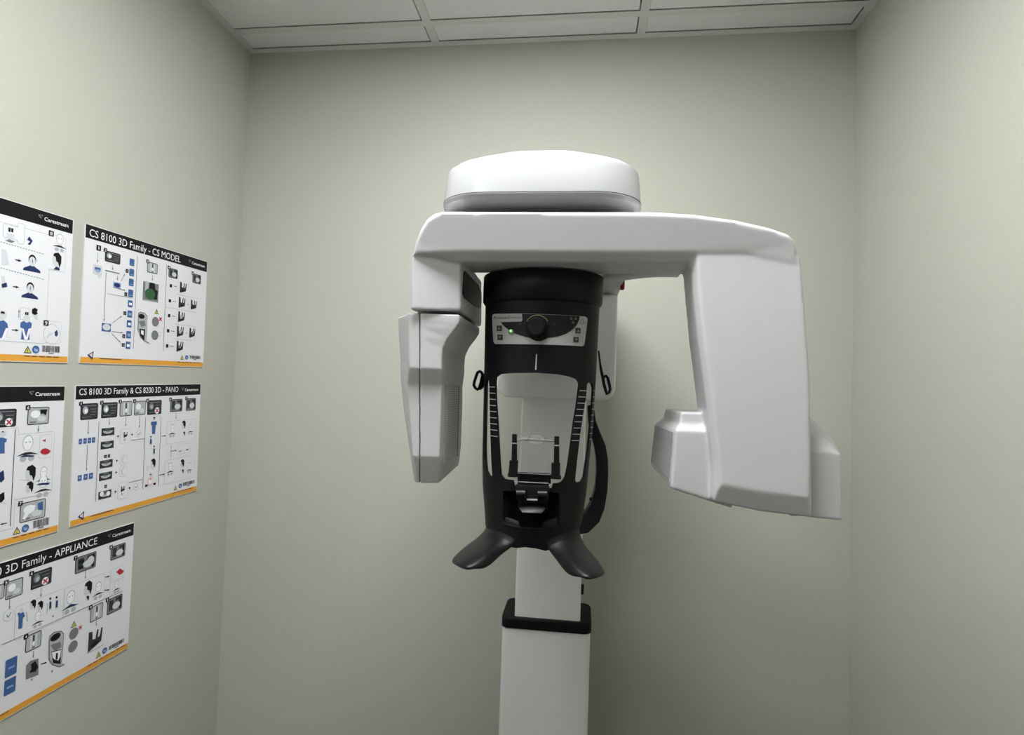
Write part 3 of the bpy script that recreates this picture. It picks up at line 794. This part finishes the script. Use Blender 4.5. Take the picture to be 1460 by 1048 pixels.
    def book(s, x, y, r=.0068):
        u, v = s.px(x, y); E = lambda q, n, lv: s.uv([(u + q * math.cos(2 * PI * i / 20), v + q * math.sin(2 * PI * i / 20)) for i in range(20)], n, lv)
        E(r, 'p_blue', 4); s.uv([(u - r * .5, v - r * .4), (u + r * .1, v - r * .1), (u + r * .6, v - r * .2), (u + r * .5, v + r * .5), (u, v + r * .6), (u - r * .5, v + r * .3)], 'p_sky', 5)
    def barcode(s, x0, y0, x1, y1):
        u0, v0 = s.px(x0, y0); u1, v1 = s.px(x1, y1); rg = random.Random(3); u = u0
        while u < u1:
            w = rg.choice((.0007, .0011, .0017)); s.uv([(u, v0), (min(u + w, u1), v0), (min(u + w, u1), v1), (u, v1)], 'p_dark', 4); u += w + rg.choice((.0006, .0009, .0013))
        m = (u0 + u1) / 2; s.uv([(m - .006, v1 + .0012), (m + .006, v1 + .0012), (m + .006, v1 + .0034), (m - .006, v1 + .0034)], 'p_mid', 4)
    def footer_print(s, ua=.255, ub=.385):
        u = ua
        while u < ub: s.uv([(u, PH - .0112), (u + .012, PH - .0112), (u + .012, PH - .0098), (u, PH - .0098)], 'p_dark', 5); u += .0155
    def logo(s, n='p_white'):
        s.ink(n); put_text(s.k, 'Carestream', lambda x, y: s.w(x, -y, 7), .340, .394, -.0185, .0078, True)
        P = [(.327, .0095), (.338, .0085), (.334, .0125), (.3335, .0165), (.3285, .013)]; s.uv(P, 'p_mid', 5); s.uv([(.3298, .0105), (.3355, .0098), (.3325, .0138)], 'p_black', 6)
    def triangle_mark(s):
        u, v = .026, PH - .017
        s.uv([(u - .0085, v), (u + .0075, v - .0095), (u + .0055, v + .010)], 'p_navy', 5); s.uv([(u - .0045, v - .0005), (u + .0045, v - .0055), (u + .0035, v + .0045)], 'p_pink', 6)
        s.uv([(.05, PH - .0112), (.112, PH - .0112), (.112, PH - .0098), (.05, PH - .0098)], 'p_dark', 5)
    def bust(s, x, y, h, hair='p_black', body='p_blue', lv=5):   # small drawn head with shoulders, h in metres
        u, v = s.px(x, y)
        E = lambda cu, cv, a, b, n, l: s.uv([(u + cu * h + a * h * math.cos(2 * PI * i / 16), v + cv * h + b * h * math.sin(2 * PI * i / 16)) for i in range(16)], n, l)
        E(0, -.16, .2, .26, hair, lv); E(0, -.08, .17, .24, 'p_pale', lv + 1); E(0, -.1, .025, .1, 'p_mid', lv + 2)
        s.uv([(u - .08 * h, v + .12 * h), (u + .08 * h, v + .12 * h), (u + .42 * h, v + .3 * h), (u + .46 * h, v + .42 * h), (u - .46 * h, v + .42 * h), (u - .42 * h, v + .3 * h)], body, lv)
    def profile(s, x, y, h, lv=5):         # head in profile, black hair on the right
        u, v = s.px(x, y)
        Q = lambda P, n, l: s.uv([(u + a * h, v + b * h) for a, b in P], n, l)
        Q([(-.25, -.1), (-.1, -.35), (.1, -.35), (.2, .3), (-.05, .4), (-.2, .25)], 'p_pale', lv)
        Q([(-.12, -.42), (.15, -.5), (.36, -.3), (.36, .1), (.25, .42), (.15, .1), (.02, .05), (-.02, -.2), (-.2, -.25)], 'p_black', lv + 1)
    def skull(s, x, y, h, lv=5):           # front view line head with dark support at the chin
        u, v = s.px(x, y)
        E = lambda cu, cv, a, b, n, l: s.uv([(u + cu * h + a * h * math.cos(2 * PI * i / 16), v + cv * h + b * h * math.sin(2 * PI * i / 16)) for i in range(16)], n, l)
        E(0, -.2, .2, .28, 'p_light', lv); E(0, -.19, .17, .25, 'p_white', lv + 1); E(-.07, -.22, .03, .02, 'p_mid', lv + 2); E(.07, -.22, .03, .02, 'p_mid', lv + 2)
        s.uv([(u - .42 * h, v + .24 * h), (u - .1 * h, v + .13 * h), (u + .1 * h, v + .13 * h), (u + .42 * h, v + .24 * h), (u + .1 * h, v + .22 * h), (u - .1 * h, v + .22 * h)], 'p_dark', lv + 1)
        E(-.15, .36, .12, .1, 'p_light', lv); E(.15, .36, .12, .1, 'p_light', lv)
    def bed(s, x, y, h, ball=None, lv=5):  # small grey fork shaped holder
        u, v = s.px(x, y)
        Q = lambda P, n, l: s.uv([(u + a * h, v + b * h) for a, b in P], n, l)
        Q([(-.4, -.5), (-.18, -.45), (-.16, -.05), (.02, .0), (.1, -.45), (.2, -.42), (.16, -.02), (.28, -.05), (.36, -.45), (.45, -.42), (.4, .25), (.1, .35), (-.4, .5)], 'p_dark', lv)
        Q([(-.3, .25), (.0, .12), (.25, .2), (-.1, .38)], 'p_black', lv + 1)
        if ball: s.uv([(u + .0 * h + .16 * h * math.cos(2 * PI * i / 14), v + .02 * h + .16 * h * math.sin(2 * PI * i / 14)) for i in range(14)], ball, lv + 1)
    def machine(s, P, n1='p_light'):
        s.poly(P, 'p_mid', 4)
        c = [sum(p[i] for p in P) / len(P) for i in (0, 1)]
        s.poly([(c[0] + (x - c[0]) * .88, c[1] + (y - c[1]) * .94) for x, y in P], n1, 5)
    def rest(s, u1):                       # the part of the sheet beyond the frame edge, in millimetres
        s.sc = None; x = 18; i = 0
        while x + 34 < u1:
            s.photo(x, 42, x + 32, 66, ('dark', 'light', 'pale')[i % 3]); s.arrow(x + 16, 70, x + 16, 82)
            s.frame(x, 88, x + 34, 150, 'p_light', .004, .0006); s.bust(x + 17, 112, .034, 'p_black', 'p_blue'); s.arrow(x + 10, 140, x + 24, 140, 'p_dark')
            s.frame(x, 160, x + 34, 236, 'p_light', .004, .0006); s.skull(x + 17, 184, .034); s.profile(x + 17, 216, .024)
            x += 46; i += 1
    def done(s, title=None):
        s.k.build('printed_diagrams', [M[n] for n in INKS], s.ob)

# -- top right
p = Poster('white poster with a green dental cast picture, upper right on the left wall', tl=(1.110, .3268), tilt=1.1)
p.crop(4.762, 100, 310)
p.text('CS 8100 3D Family - CS MODEL', 122, 131, 742, 303, 'p_white', .0172); p.logo()
p.tagpx(186, 207, '1', .006); p.arrow(182, 240, 179, 305)
p.frame(150, 318, 208, 396, 'p_light', .003, .0008, 3, 'p_pale'); p.rect(160, 335, 198, 365, 'p_blue', 6); p.rect(166, 350, 192, 375, 'p_sky', 7); p.poly([(175, 385), (200, 372), (206, 400), (185, 412)], 'p_pale', 6)
p.photo(231, 222, 333, 322, 'dark', '2')
p.arrow(281, 325, 281, 357); p.rect(230, 355, 328, 385, 'p_mid', 4); p.arrow(314, 396, 314, 426)
p.line(240, 375, 220, 690, 'p_mid', .0013); p.arrow(226, 640, 222, 704, 'p_mid', .0013)
for x, y in ((413, 305), (411, 374), (408, 441), (404, 515)): p.rr(x - 15, y - 28, x + 15, y + 28, 'p_blue', .0015, 4); p.rect(x - 10, y + 10, x + 10, y + 18, 'p_sky', 6)
for i, (x, y) in enumerate(((401, 586), (398, 656), (394, 722), (390, 796), (386, 868))): p.rr(x - 15, y - 26, x + 15, y + 26, 'p_blue', .0015, 4); p.rect(x - 8, y - 8, x + 10, y + 12, 'p_white' if i % 2 == 0 else 'p_sky', 6)
p.line(388, 546, 420, 546, 'p_light', .0006)
p.rr(286, 436, 336, 486, 'p_sky', .001, 4); p.circ(311, 460, .009, 'p_navy', 5, .005); p.rect(288, 474, 334, 486, 'p_navy', 6)
p.rr(208, 716, 268, 778, 'p_blue', .001, 4); p.circ(240, 745, .011, 'p_pale', 5, .0075)
for a in ((338, 434, 364, 384), (334, 487, 366, 494), (278, 718, 342, 670), (276, 774, 348, 782), (274, 786, 334, 848)): p.arrow(*a, n='p_mid', t=.0013)
for x, y in ((379, 363), (370, 521), (364, 650), (356, 805), (353, 866)): p.tagpx(x, y, '', .0042); u, v = p.px(x, y); p.uv([(u - .0015, v - .002), (u + .002, v + .001), (u - .001, v + .002)], 'p_light', 9)
p.line(244, 520, 416, 545, 'p_mid', .0007)
p.line(451, 262, 420, 893, 'p_mid', .0013); p.line(653, 320, 622, 908, 'p_mid', .0013)
p.photo(519, 298, 586, 388, 'light', '3'); p.arrow(551, 392, 551, 428)
p.rect(490, 432, 590, 580, 'p_mid', 3); p.poly([(535, 440), (568, 448), (572, 490), (590, 500), (582, 560), (520, 548), (512, 500), (528, 480)], 'p_black', 4); p.circ(536, 520, .017, 'p_green', 5, .014); p.rect(505, 432, 524, 500, 'p_light', 4); p.rect(490, 556, 586, 580, 'p_light', 5)
p.machine([(455, 650), (470, 640), (500, 648), (518, 668), (514, 790), (510, 838), (542, 862), (500, 845), (470, 815), (450, 760)])
p.circ(478, 672, .010, 'p_black', 6, .006); p.poly([(456, 705), (500, 700), (505, 735), (478, 745)], 'p_mid', 6); p.poly([(462, 755), (502, 760), (496, 838), (470, 806)], 'p_black', 6); p.poly([(474, 765), (492, 770), (490, 800), (474, 790)], 'p_white', 7)
p.warn(581, 640, .0075); p.circ(573, 708, .0115, 'p_dark', 4, .012); p.circ(569, 800, .0115, 'p_dark', 4, .012); p.circ(573, 708, .0108, 'p_mid', 5, .0113); p.circ(569, 800, .0108, 'p_mid', 5, .0113)
u, v = p.px(606, 690); p.cross(u, v, .0045, 'p_red', 6); p.circ(601, 792, .0055, 'p_light', 4); p.circ(601, 792, .0048, 'paper', 5)
p.photo(664, 340, 723, 420, 'grey', '4'); p.photo(826, 378, 880, 456, 'grey', '5')
for i, (x, y, n) in enumerate(((760, 478, None), (752, 580, None), (748, 676, 'p_light'), (740, 776, 'p_light'), (738, 876, 'p_mid'))):
    p.bed(x, y, .030, n)
    p.tagpx((677, 670, 665, 658, 652)[i], (464, 566, 667, 769, 872)[i], '', .0042); p.line((696, 690, 684, 677, 671)[i], (467, 569, 670, 771, 874)[i], (718, 713, 708, 702, 696)[i], (470, 572, 672, 773, 874)[i], 'p_dark', .0012)
p.bed(832, 595, .028, None); p.bed(822, 785, .028, 'p_mid'); p.circ(795, 590, .0015, 'p_dark'); p.circ(785, 784, .0015, 'p_dark')
for a in ((712, 524, 862, 549), (644, 612, 858, 644), (702, 722, 848, 743), (694, 824, 842, 836)): p.line(*a, n='p_light', t=.0007)
p.warn(753, 952, .0068); p.book(785, 951, .0062); p.barcode(806, 936, 878, 962); p.triangle_mark(); p.footer_print(.30, .385); p.done()

# -- second row right
p = Poster('white poster with a column of grey dental arch pictures, middle row right on the wall', tl=(1.110, -.0242), tilt=1.25)
p.crop(4.762, 90, 540)
p.text('CS 8100 3D Family & CS 8200 3D - PANO', 100, 113, 775, 88, 'p_white', .0150); p.logo()
for i, (a, kd, bad) in enumerate((((113, 170, 227, 272), 'dark', 0), ((255, 163, 360, 260), 'dark', 0), ((380, 155, 460, 250), 'light', 0), ((478, 152, 552, 244), 'pale', 0), ((567, 148, 660, 238), 'dark', 1), ((722, 140, 802, 220), 'grey', 0), ((830, 133, 893, 213), 'grey', 0))):
    p.photo(*a, kind=kd, tag=str(i + 1), bad=bool(bad))
for a in ((165, 284, 163, 375), (306, 272, 306, 312), (420, 260, 418, 322), (512, 252, 511, 332), (157, 450, 152, 622), (760, 233, 760, 270)): p.arrow(*a, n='p_mid', t=.0013)
for x in (110, 142, 172, 200): p.rr(x - 11, 426 - 17 - (x - 110) * .12, x + 10, 426 + 17 - (x - 110) * .12, 'p_blue', .001, 4); p.circ(x, 426 - (x - 110) * .12, .0018, 'p_sky')
for x in (105, 145, 181): p.rr(x - 13, 674 - 17 - (x - 105) * .2, x + 13, 674 + 17 - (x - 105) * .2, 'p_blue', .001, 4); p.rect(x - 6, 668 - (x - 105) * .2, x + 6, 678 - (x - 105) * .2, 'p_sky', 6)
p.line(237, 290, 212, 836, 'p_mid', .0013)
for i, (x, y) in enumerate(((297, 358), (292, 447), (285, 574), (281, 656), (276, 780))):
    u0, v0, u1, v1 = p.rr(x - 43, y - 20 + 2.5 * i, x + 43, y + 21, 'p_dark', .0006, 4); w = u1 - u0; h = v1 - v0
    P = [(u0 + w * (.5 + .38 * math.cos(t)), v0 + h * (.38 + .4 * math.sin(t))) for t in [PI * q / 12 for q in range(13)]]; p.uv(P, 'p_light', 6)
    P = [(u0 + w * (.5 + .22 * math.cos(t)), v0 + h * (.34 + .2 * math.sin(t))) for t in [PI * q / 12 for q in range(13)]]; p.uv(P, 'p_mid', 7)
    p.uv([(u0 + w * .3, v0 + h * .08), (u0 + w * .7, v0 + h * .08), (u0 + w * .7, v0 + h * .2), (u0 + w * .3, v0 + h * .2)], 'p_mid', 6)
    if i == 4: p.circ(x - 22, y + 2, .0055, 'p_white', 8); p.circ(x + 22, y - 2, .0055, 'p_white', 8)
for x, y in ((280, 527), (304, 523), (281, 730)): p.rect(x - 8, y - 9, x + 8, y + 9, 'p_dark', 5); p.circ(x, y, .001, 'p_light', 6)
for x, y in ((365, 391), (461, 379), (357, 557), (352, 636), (348, 767), (444, 742)): p.line(x - 8, y, x + 8, y - 1, 'p_dark', .0016); p.line(x, y - 9, x, y + 8, 'p_dark', .0016)
for a in ((382, 344, 448, 432), (384, 520, 426, 578), (378, 600, 424, 656), (366, 708, 432, 804)): p.frame(*a, n='p_light', r=.003, t=.0006)
for x, y in ((416, 380), (398, 748)): p.bed(x, y, .014); p.circ(x - 6, y + 34, .003, 'p_light', 6)
for x, y in ((404, 548), (400, 628)): p.circ(x, y, .0055, 'p_light', 5, .008); p.circ(x + 2, y, .0045, 'paper', 6, .007)
for x, y in ((506, 372), (487, 732)): p.circ(x, y, .0075, 'p_light', 4, .0088); p.circ(x, y, .0068, 'paper', 5, .008); p.line(x - 7, y, x - 1, y + 9, 'p_mid', .0013, 6); p.line(x - 1, y + 9, x + 12, y - 10, 'p_mid', .0013, 6)
p.line(454, 418, 545, 407, 'p_dark', .001); p.line(440, 704, 528, 684, 'p_dark', .001)
p.line(556, 260, 530, 752, 'p_mid', .0015); p.line(662, 252, 636, 728, 'p_mid', .0015); p.line(556, 260, 662, 252, 'p_pale', .0006); p.line(532, 750, 636, 726, 'p_pale', .0006)
p.poly([(590, 292), (628, 288), (630, 308), (622, 318), (617, 374), (597, 376), (597, 318), (590, 312)], 'p_blue', 5); p.circ(611, 270, .0035, 'p_light', 5, .0045); p.poly([(604, 262), (620, 260), (618, 268), (605, 270)], 'p_black', 6)
for x, y in ((588, 420), (610, 485)): p.poly([(x - 4, y - 30), (x + 6, y - 30), (x + 8, y + 30), (x - 8, y + 32)], 'p_pale', 5); p.rect(x - 4, y - 10, x + 5, y + 22, 'p_navy', 6); p.circ(x, y - 26, .0022, 'p_black', 6)
p.profile(600, 578, .028); p.line(562, 590, 560, 628, 'p_light'); p.line(574, 588, 572, 626, 'p_light')
p.line(580, 652, 596, 648, 'p_dark', .0016); p.line(588, 640, 587, 660, 'p_dark', .0016)
p.circ(585, 692, .0095, 'p_pink', 5, .012); p.circ(585, 694, .006, 'p_white', 6, .008); p.cross(*p.px(585, 680), .0022); p.rect(550, 720, 566, 730, 'p_black', 6); p.rect(606, 708, 622, 718, 'p_black', 6)
p.arrow(664, 389, 690, 387, 'p_dark', .0014); p.arrow(646, 653, 680, 648, 'p_dark', .0014)
p.line(728, 452, 722, 536, 'p_mid', .0012); p.arrow(726, 490, 762, 487, 'p_dark', .0014)
for (x0, y0, x1, y1) in ((700, 290, 888, 415), (685, 556, 882, 668)):
    p.frame(x0, y0, x1, y1, 'p_light', .005, .0006); w = x1 - x0; h = y1 - y0
    p.skull(x0 + w * .18, y0 + h * .52, .036); p.profile(x0 + w * .58, y0 + h * .2, .026); p.skull(x0 + w * .84, y0 + h * .45, .030); p.profile(x0 + w * .6, y0 + h * .68, .014)
    p.line(x0 + w * .1, y0 + h * .14, x0 + w * .28, y0 + h * .12, 'p_light'); p.line(x0 + w * .76, y0 + h * .12, x0 + w * .92, y0 + h * .09, 'p_light')
p.frame(772, 449, 857, 500, 'p_light', .003, .0006); p.poly([(778, 494), (798, 484), (796, 490), (780, 498)], 'p_black', 6); p.poly([(824, 482), (846, 474), (842, 484), (828, 486)], 'p_black', 6)
p.warn(756, 742, .0068); p.book(789, 727, .0062); p.barcode(806, 706, 884, 709); p.triangle_mark(); p.footer_print(.31, .385); p.done()

# -- top left (cut by the frame edge)
p = Poster('white poster with a head in profile and blue curved arrow, upper left on the wall', tr=(1.078, .325), tilt=1.35)
p.crop(4.03, 0, 270)
p.logo()
p.frame(-170, 140, 258, 888, 'p_light', .006, .0008)
for y0, y1 in ((316, 374), (468, 519)):
    n = 26
    for i in range(n): a = i / n; b = (i + .6) / n; p.line(-165 + 415 * a, y0 - 60 + (y1 - y0 + 60) * a, -165 + 415 * b, y0 - 60 + (y1 - y0 + 60) * b, 'p_dark', .001, 6)
p.frame(10, 192, 98, 296, 'p_light', .005, .001, 5); p.frame(94, 190, 132, 320, 'p_light', .005, .001, 5); p.rect(40, 218, 52, 246, 'p_black', 8); p.rect(56, 222, 68, 248, 'p_black', 8); p.rect(30, 250, 74, 290, 'p_pale', 8); p.poly([(20, 294), (44, 286), (78, 300), (60, 306)], 'p_mid', 9)
p.poly([(148, 290), (160, 270), (180, 296), (166, 320), (150, 316), (166, 300)], 'p_navy', 6)
p.arrow(80, 406, 114, 410, 'p_dark', .002, .006); p.arrow(66, 560, 100, 562, 'p_dark', .002, .006); p.arrow(60, 808, 98, 810, 'p_dark', .002, .006)
p.bust(178, 424, .040, 'p_black', 'p_navy'); p.bust(166, 580, .038, 'p_black', 'p_navy')
p.poly([(0, 340), (28, 350), (44, 424), (40, 438), (0, 436)], 'p_pale', 5); p.poly([(0, 545), (30, 534), (34, 560), (4, 566)], 'p_navy', 6); p.poly([(0, 495), (18, 500), (24, 540), (0, 544)], 'p_pale', 5)
p.frame(110, 676, 158, 752, 'p_light', .002, .0008, 5); p.rect(136, 704, 144, 722, 'p_black', 8); p.rect(147, 705, 155, 723, 'p_black', 8)
p.poly([(176, 688), (192, 680), (210, 690), (204, 704), (210, 716), (192, 722), (176, 712)], 'p_black', 6); p.poly([(180, 722), (206, 722), (212, 752), (196, 750)], 'p_pale', 5)
p.poly([(110, 766), (126, 756), (158, 756), (176, 770), (172, 796), (160, 800), (162, 866), (112, 862), (120, 796), (108, 794)], 'p_blue', 6); p.poly([(118, 800), (128, 800), (142, 848), (156, 800), (166, 800), (150, 864), (132, 864)], 'p_white', 7); p.circ(146, 742, .007, 'p_pale', 7, .008)
p.poly([(-14, 756), (14, 752), (34, 770), (40, 800), (24, 850), (-14, 856)], 'p_blue', 6); p.poly([(26, 796), (40, 798), (20, 856), (0, 858)], 'p_white', 7); p.circ(6, 722, .008, 'p_pale', 6, .009); p.poly([(-6, 712), (0, 700), (18, 704), (20, 716)], 'p_black', 7)
p.arrow(100, 738, 102, 692, 'p_mid', .0014)
p.tagpx(287, 253, '8', .0056); p.frame(268, 250, 366, 478, 'p_light', .006, .0006, 3); p.tagpx(287, 253, '8', .0056)
p.skull(336, 308, .040); p.profile(314, 408, .034); p.poly([(300, 460), (316, 442), (334, 452), (336, 466)], 'p_navy', 6)
p.frame(246, 752, 342, 888, 'p_light', .006, .0006, 3); p.circ(290, 832, .0185, 'p_light', 5, .021); p.circ(290, 832, .0177, 'paper', 6, .0202); p.poly([(258, 850), (274, 826), (300, 822), (292, 836), (276, 840), (268, 858)], 'p_pale', 7); p.poly([(306, 820), (320, 806), (326, 830), (320, 846), (308, 842)], 'p_navy', 7); p.tagpx(257, 768, '9', .0056)
p.warn(152, 922, .0080); p.book(199, 920, .0078); p.barcode(236, 896, 338, 938); p.footer_print(.31, .385); p.triangle_mark(); p.rest(195); p.done()

# -- second row left (cut by the frame edge)
p = Poster('white poster with large red lips under a red arrow, middle row at the left', tr=(1.083, -.0255), tilt=.75)
p.crop(4.19, 0, 540)
p.logo()
p.photo(-50, 184, 88, 284, 'dark', None, True)
p.frame(-130, 310, 74, 892, 'p_light', .004, .0008); p.line(87, 300, 50, 882, 'p_dark', .0016)
p.poly([(-30, 352), (8, 350), (34, 360), (30, 376), (20, 382), (20, 446), (-30, 448)], 'p_blue', 6); p.circ(10, 326, .006, 'p_pale', 6); p.poly([(-2, 320), (8, 312), (20, 320)], 'p_black', 7)
p.poly([(-10, 560), (14, 545), (18, 600), (0, 620), (-10, 615)], 'p_navy', 6); p.poly([(-10, 690), (16, 676), (20, 716), (4, 736), (-10, 740)], 'p_black', 6); p.line(-10, 740, 34, 745, 'p_light', .0007, 7); p.arrow(34, 862, -6, 870, 'p_black', .0018, .005)
p.photo(160, 172, 284, 268, 'pale', '6'); p.poly([(232, 184), (276, 182), (266, 220), (250, 206), (236, 212)], 'p_black', 7); p.arrow(224, 278, 222, 314, 'p_mid', .0014)
p.frame(96, 332, 302, 680, 'p_light', .006, .0008)
p.skull(158, 416, .056); p.poly([(104, 470), (140, 454), (200, 458), (188, 466), (136, 466)], 'p_navy', 9)
p.frame(232, 336, 300, 400, 'p_light', .003, .0006, 5); p.arrow(290, 368, 246, 369, 'p_red', .0022, .007); p.frame(228, 402, 298, 468, 'p_light', .003, .0006, 5); p.poly([(230, 437), (244, 420), (262, 414), (280, 420), (296, 432), (282, 448), (262, 454), (242, 450)], 'p_red', 8)
p.profile(168, 570, .036); p.line(108, 604, 170, 608, 'p_light', .0009, 6); p.profile(164, 652, .026); p.skull(252, 580, .040); p.skull(250, 640, .048); p.poly([(206, 634), (240, 622), (292, 620), (280, 632), (240, 634)], 'p_navy', 9)
p.photo(114, 745, 262, 826, 'pale', '7'); p.poly([(126, 838), (150, 776), (196, 752), (206, 760), (168, 802), (140, 842)], 'p_white', 8); p.poly([(216, 744), (248, 732), (248, 782), (220, 784)], 'p_blue', 8)
p.warn(93, 908, .0080); p.book(144, 893, .0075); p.barcode(192, 850, 284, 870); p.footer_print(.31, .385); p.triangle_mark(); p.rest(230); p.done()

# -- bottom
p = Poster('white poster hanging lowest on the left wall, alone under the other four', tr=(1.2958, -.3566), tilt=.45)
p.crop(3.495, 0, 740)
u1, v1 = p.px(478, 122)
p.ink('p_white'); put_text(p.k, 'CS 8100 3D Family - APPLIANCE', lambda x, y: p.w(x, -y, 7), .012, u1, -.0222, .0165)
p.logo()
p.photo(-60, 345, 15, 392, 'light', None); p.photo(24, 316, 106, 374, 'pale', '5'); p.photo(151, 271, 250, 318, 'dark', '6', True); p.photo(371, 194, 472, 238, 'grey', '7'); p.photo(548, 140, 618, 182, 'grey', '8')
p.circ(400, 212, .008, 'p_black', 7, .004); p.poly([(386, 236), (412, 230), (406, 246), (390, 248)], 'p_black', 7); p.circ(446, 206, .009, 'p_pale', 7, .010)
for a in ((42, 398, 41, 446), (199, 342, 198, 386), (421, 256, 420, 296), (475, 504, 474, 530), (161, 656, 159, 690)): p.arrow(*a, n='p_mid', t=.0013)
p.circ(36, 478, .0105, 'p_light', 4, .0115); p.circ(36, 478, .0098, 'paper', 5, .0107); p.line(27, 478, 34, 490, 'p_green', .0015, 6); p.line(34, 490, 50, 462, 'p_green', .0015, 6)
p.frame(72, 438, 306, 500, 'p_light', .005, .0007); p.frame(318, 345, 512, 402, 'p_light', .005, .0007)
p.poly([(80, 470), (94, 462), (112, 464), (118, 484), (108, 494), (104, 544), (84, 548), (86, 490)], 'p_blue', 6); p.circ(100, 456, .0042, 'p_pale', 6, .005); p.line(126, 462, 130, 510, 'p_mid', .0012); p.skull(182, 500, .034); p.profile(190, 436, .022); p.profile(154, 430, .022)
for x, y in ((244, 420), (276, 414)): p.poly([(x - 4, y - 26), (x + 6, y - 26), (x + 8, y + 34), (x - 8, y + 36)], 'p_pale', 5); p.rect(x - 4, y - 6, x + 5, y + 24, 'p_navy', 6); p.circ(x, y - 24, .0025, 'p_black', 6)
p.line(228, 420, 230, 470, 'p_mid', .0012); p.circ(258, 484, .002, 'p_mid')
p.skull(346, 412, .052); p.profile(428, 350, .036); p.profile(428, 398, .014); p.skull(484, 356, .042); p.poly([(320, 445), (346, 422), (372, 430), (350, 436)], 'p_navy', 9)
p.arrow(516, 290, 540, 284, 'p_dark', .0016); p.arrow(514, 354, 538, 352, 'p_dark', .0016)
p.frame(548, 254, 612, 288, 'p_light', .003, .0006); p.frame(542, 316, 606, 352, 'p_light', .003, .0006); p.poly([(574, 264), (592, 246), (612, 258), (604, 270), (590, 278)], 'p_red', 8); p.skull(576, 338, .030)
p.line(0, 628, 606, 358, 'p_mid', .0013)
p.photo(123, 586, 198, 632, 'light', '4'); p.photo(446, 440, 506, 488, 'light', '9'); p.photo(530, 403, 602, 445, 'grey', '10'[0:1])
p.rr(22, 706, 76, 766, 'p_blue', .002, 4); p.rr(16, 808, 70, 855, 'p_blue', .002, 4); p.rect(34, 742, 66, 734, 'p_sky', 6); p.rect(28, 838, 58, 832, 'p_sky', 6)
p.poly([(124, 730), (146, 706), (186, 694), (186, 776), (122, 800)], 'p_mid', 4); p.poly([(148, 724), (170, 706), (184, 736), (172, 760), (140, 766), (150, 748)], 'p_black', 5); p.circ(152, 800, .002, 'p_mid')
p.arrow(198, 722, 226, 714, 'p_dark', .0018)
p.machine([(240, 582), (262, 562), (300, 556), (314, 570), (308, 650), (302, 720), (320, 726), (290, 738), (252, 726), (236, 700), (236, 620)])
p.circ(270, 588, .012, 'p_black', 6, .0075); p.poly([(244, 628), (294, 610), (300, 636), (266, 660)], 'p_mid', 6); p.poly([(250, 660), (298, 648), (296, 722), (258, 718)], 'p_black', 6); p.poly([(252, 664), (296, 652), (294, 684), (284, 704), (266, 700), (256, 690)], 'p_white', 7); p.poly([(272, 668), (282, 666), (280, 700), (270, 700)], 'p_black', 8); p.circ(254, 758, .002, 'p_mid')
p.warn(362, 524, .0075); p.circ(362, 570, .0115, 'p_mid', 4, .012); p.circ(358, 634, .0115, 'p_mid', 4, .012); p.circ(394, 540, .0055, 'p_pink', 4); p.cross(*p.px(394, 540), .003)
p.bed(468, 598, .044); p.line(428, 664, 512, 630, 'p_mid', .0008)
p.warn(485, 676, .0075); p.book(516, 655, .0068); p.barcode(538, 634, 612, 612); p.footer_print(.29, .385); p.triangle_mark(); p.done()
EXPO = 0.06

# ------------------------------------------------------------------ light and colour
wd_ = bpy.data.worlds.new('world'); sc.world = wd_; wd_.use_nodes = True
wd_.node_tree.nodes['Background'].inputs[0].default_value = (.02, .02, .02, 1)
sc.view_settings.view_transform = 'Standard'; sc.view_settings.look = 'None'
sc.view_settings.exposure = EXPO; sc.view_settings.gamma = 1
sc.view_settings.use_curve_mapping = False
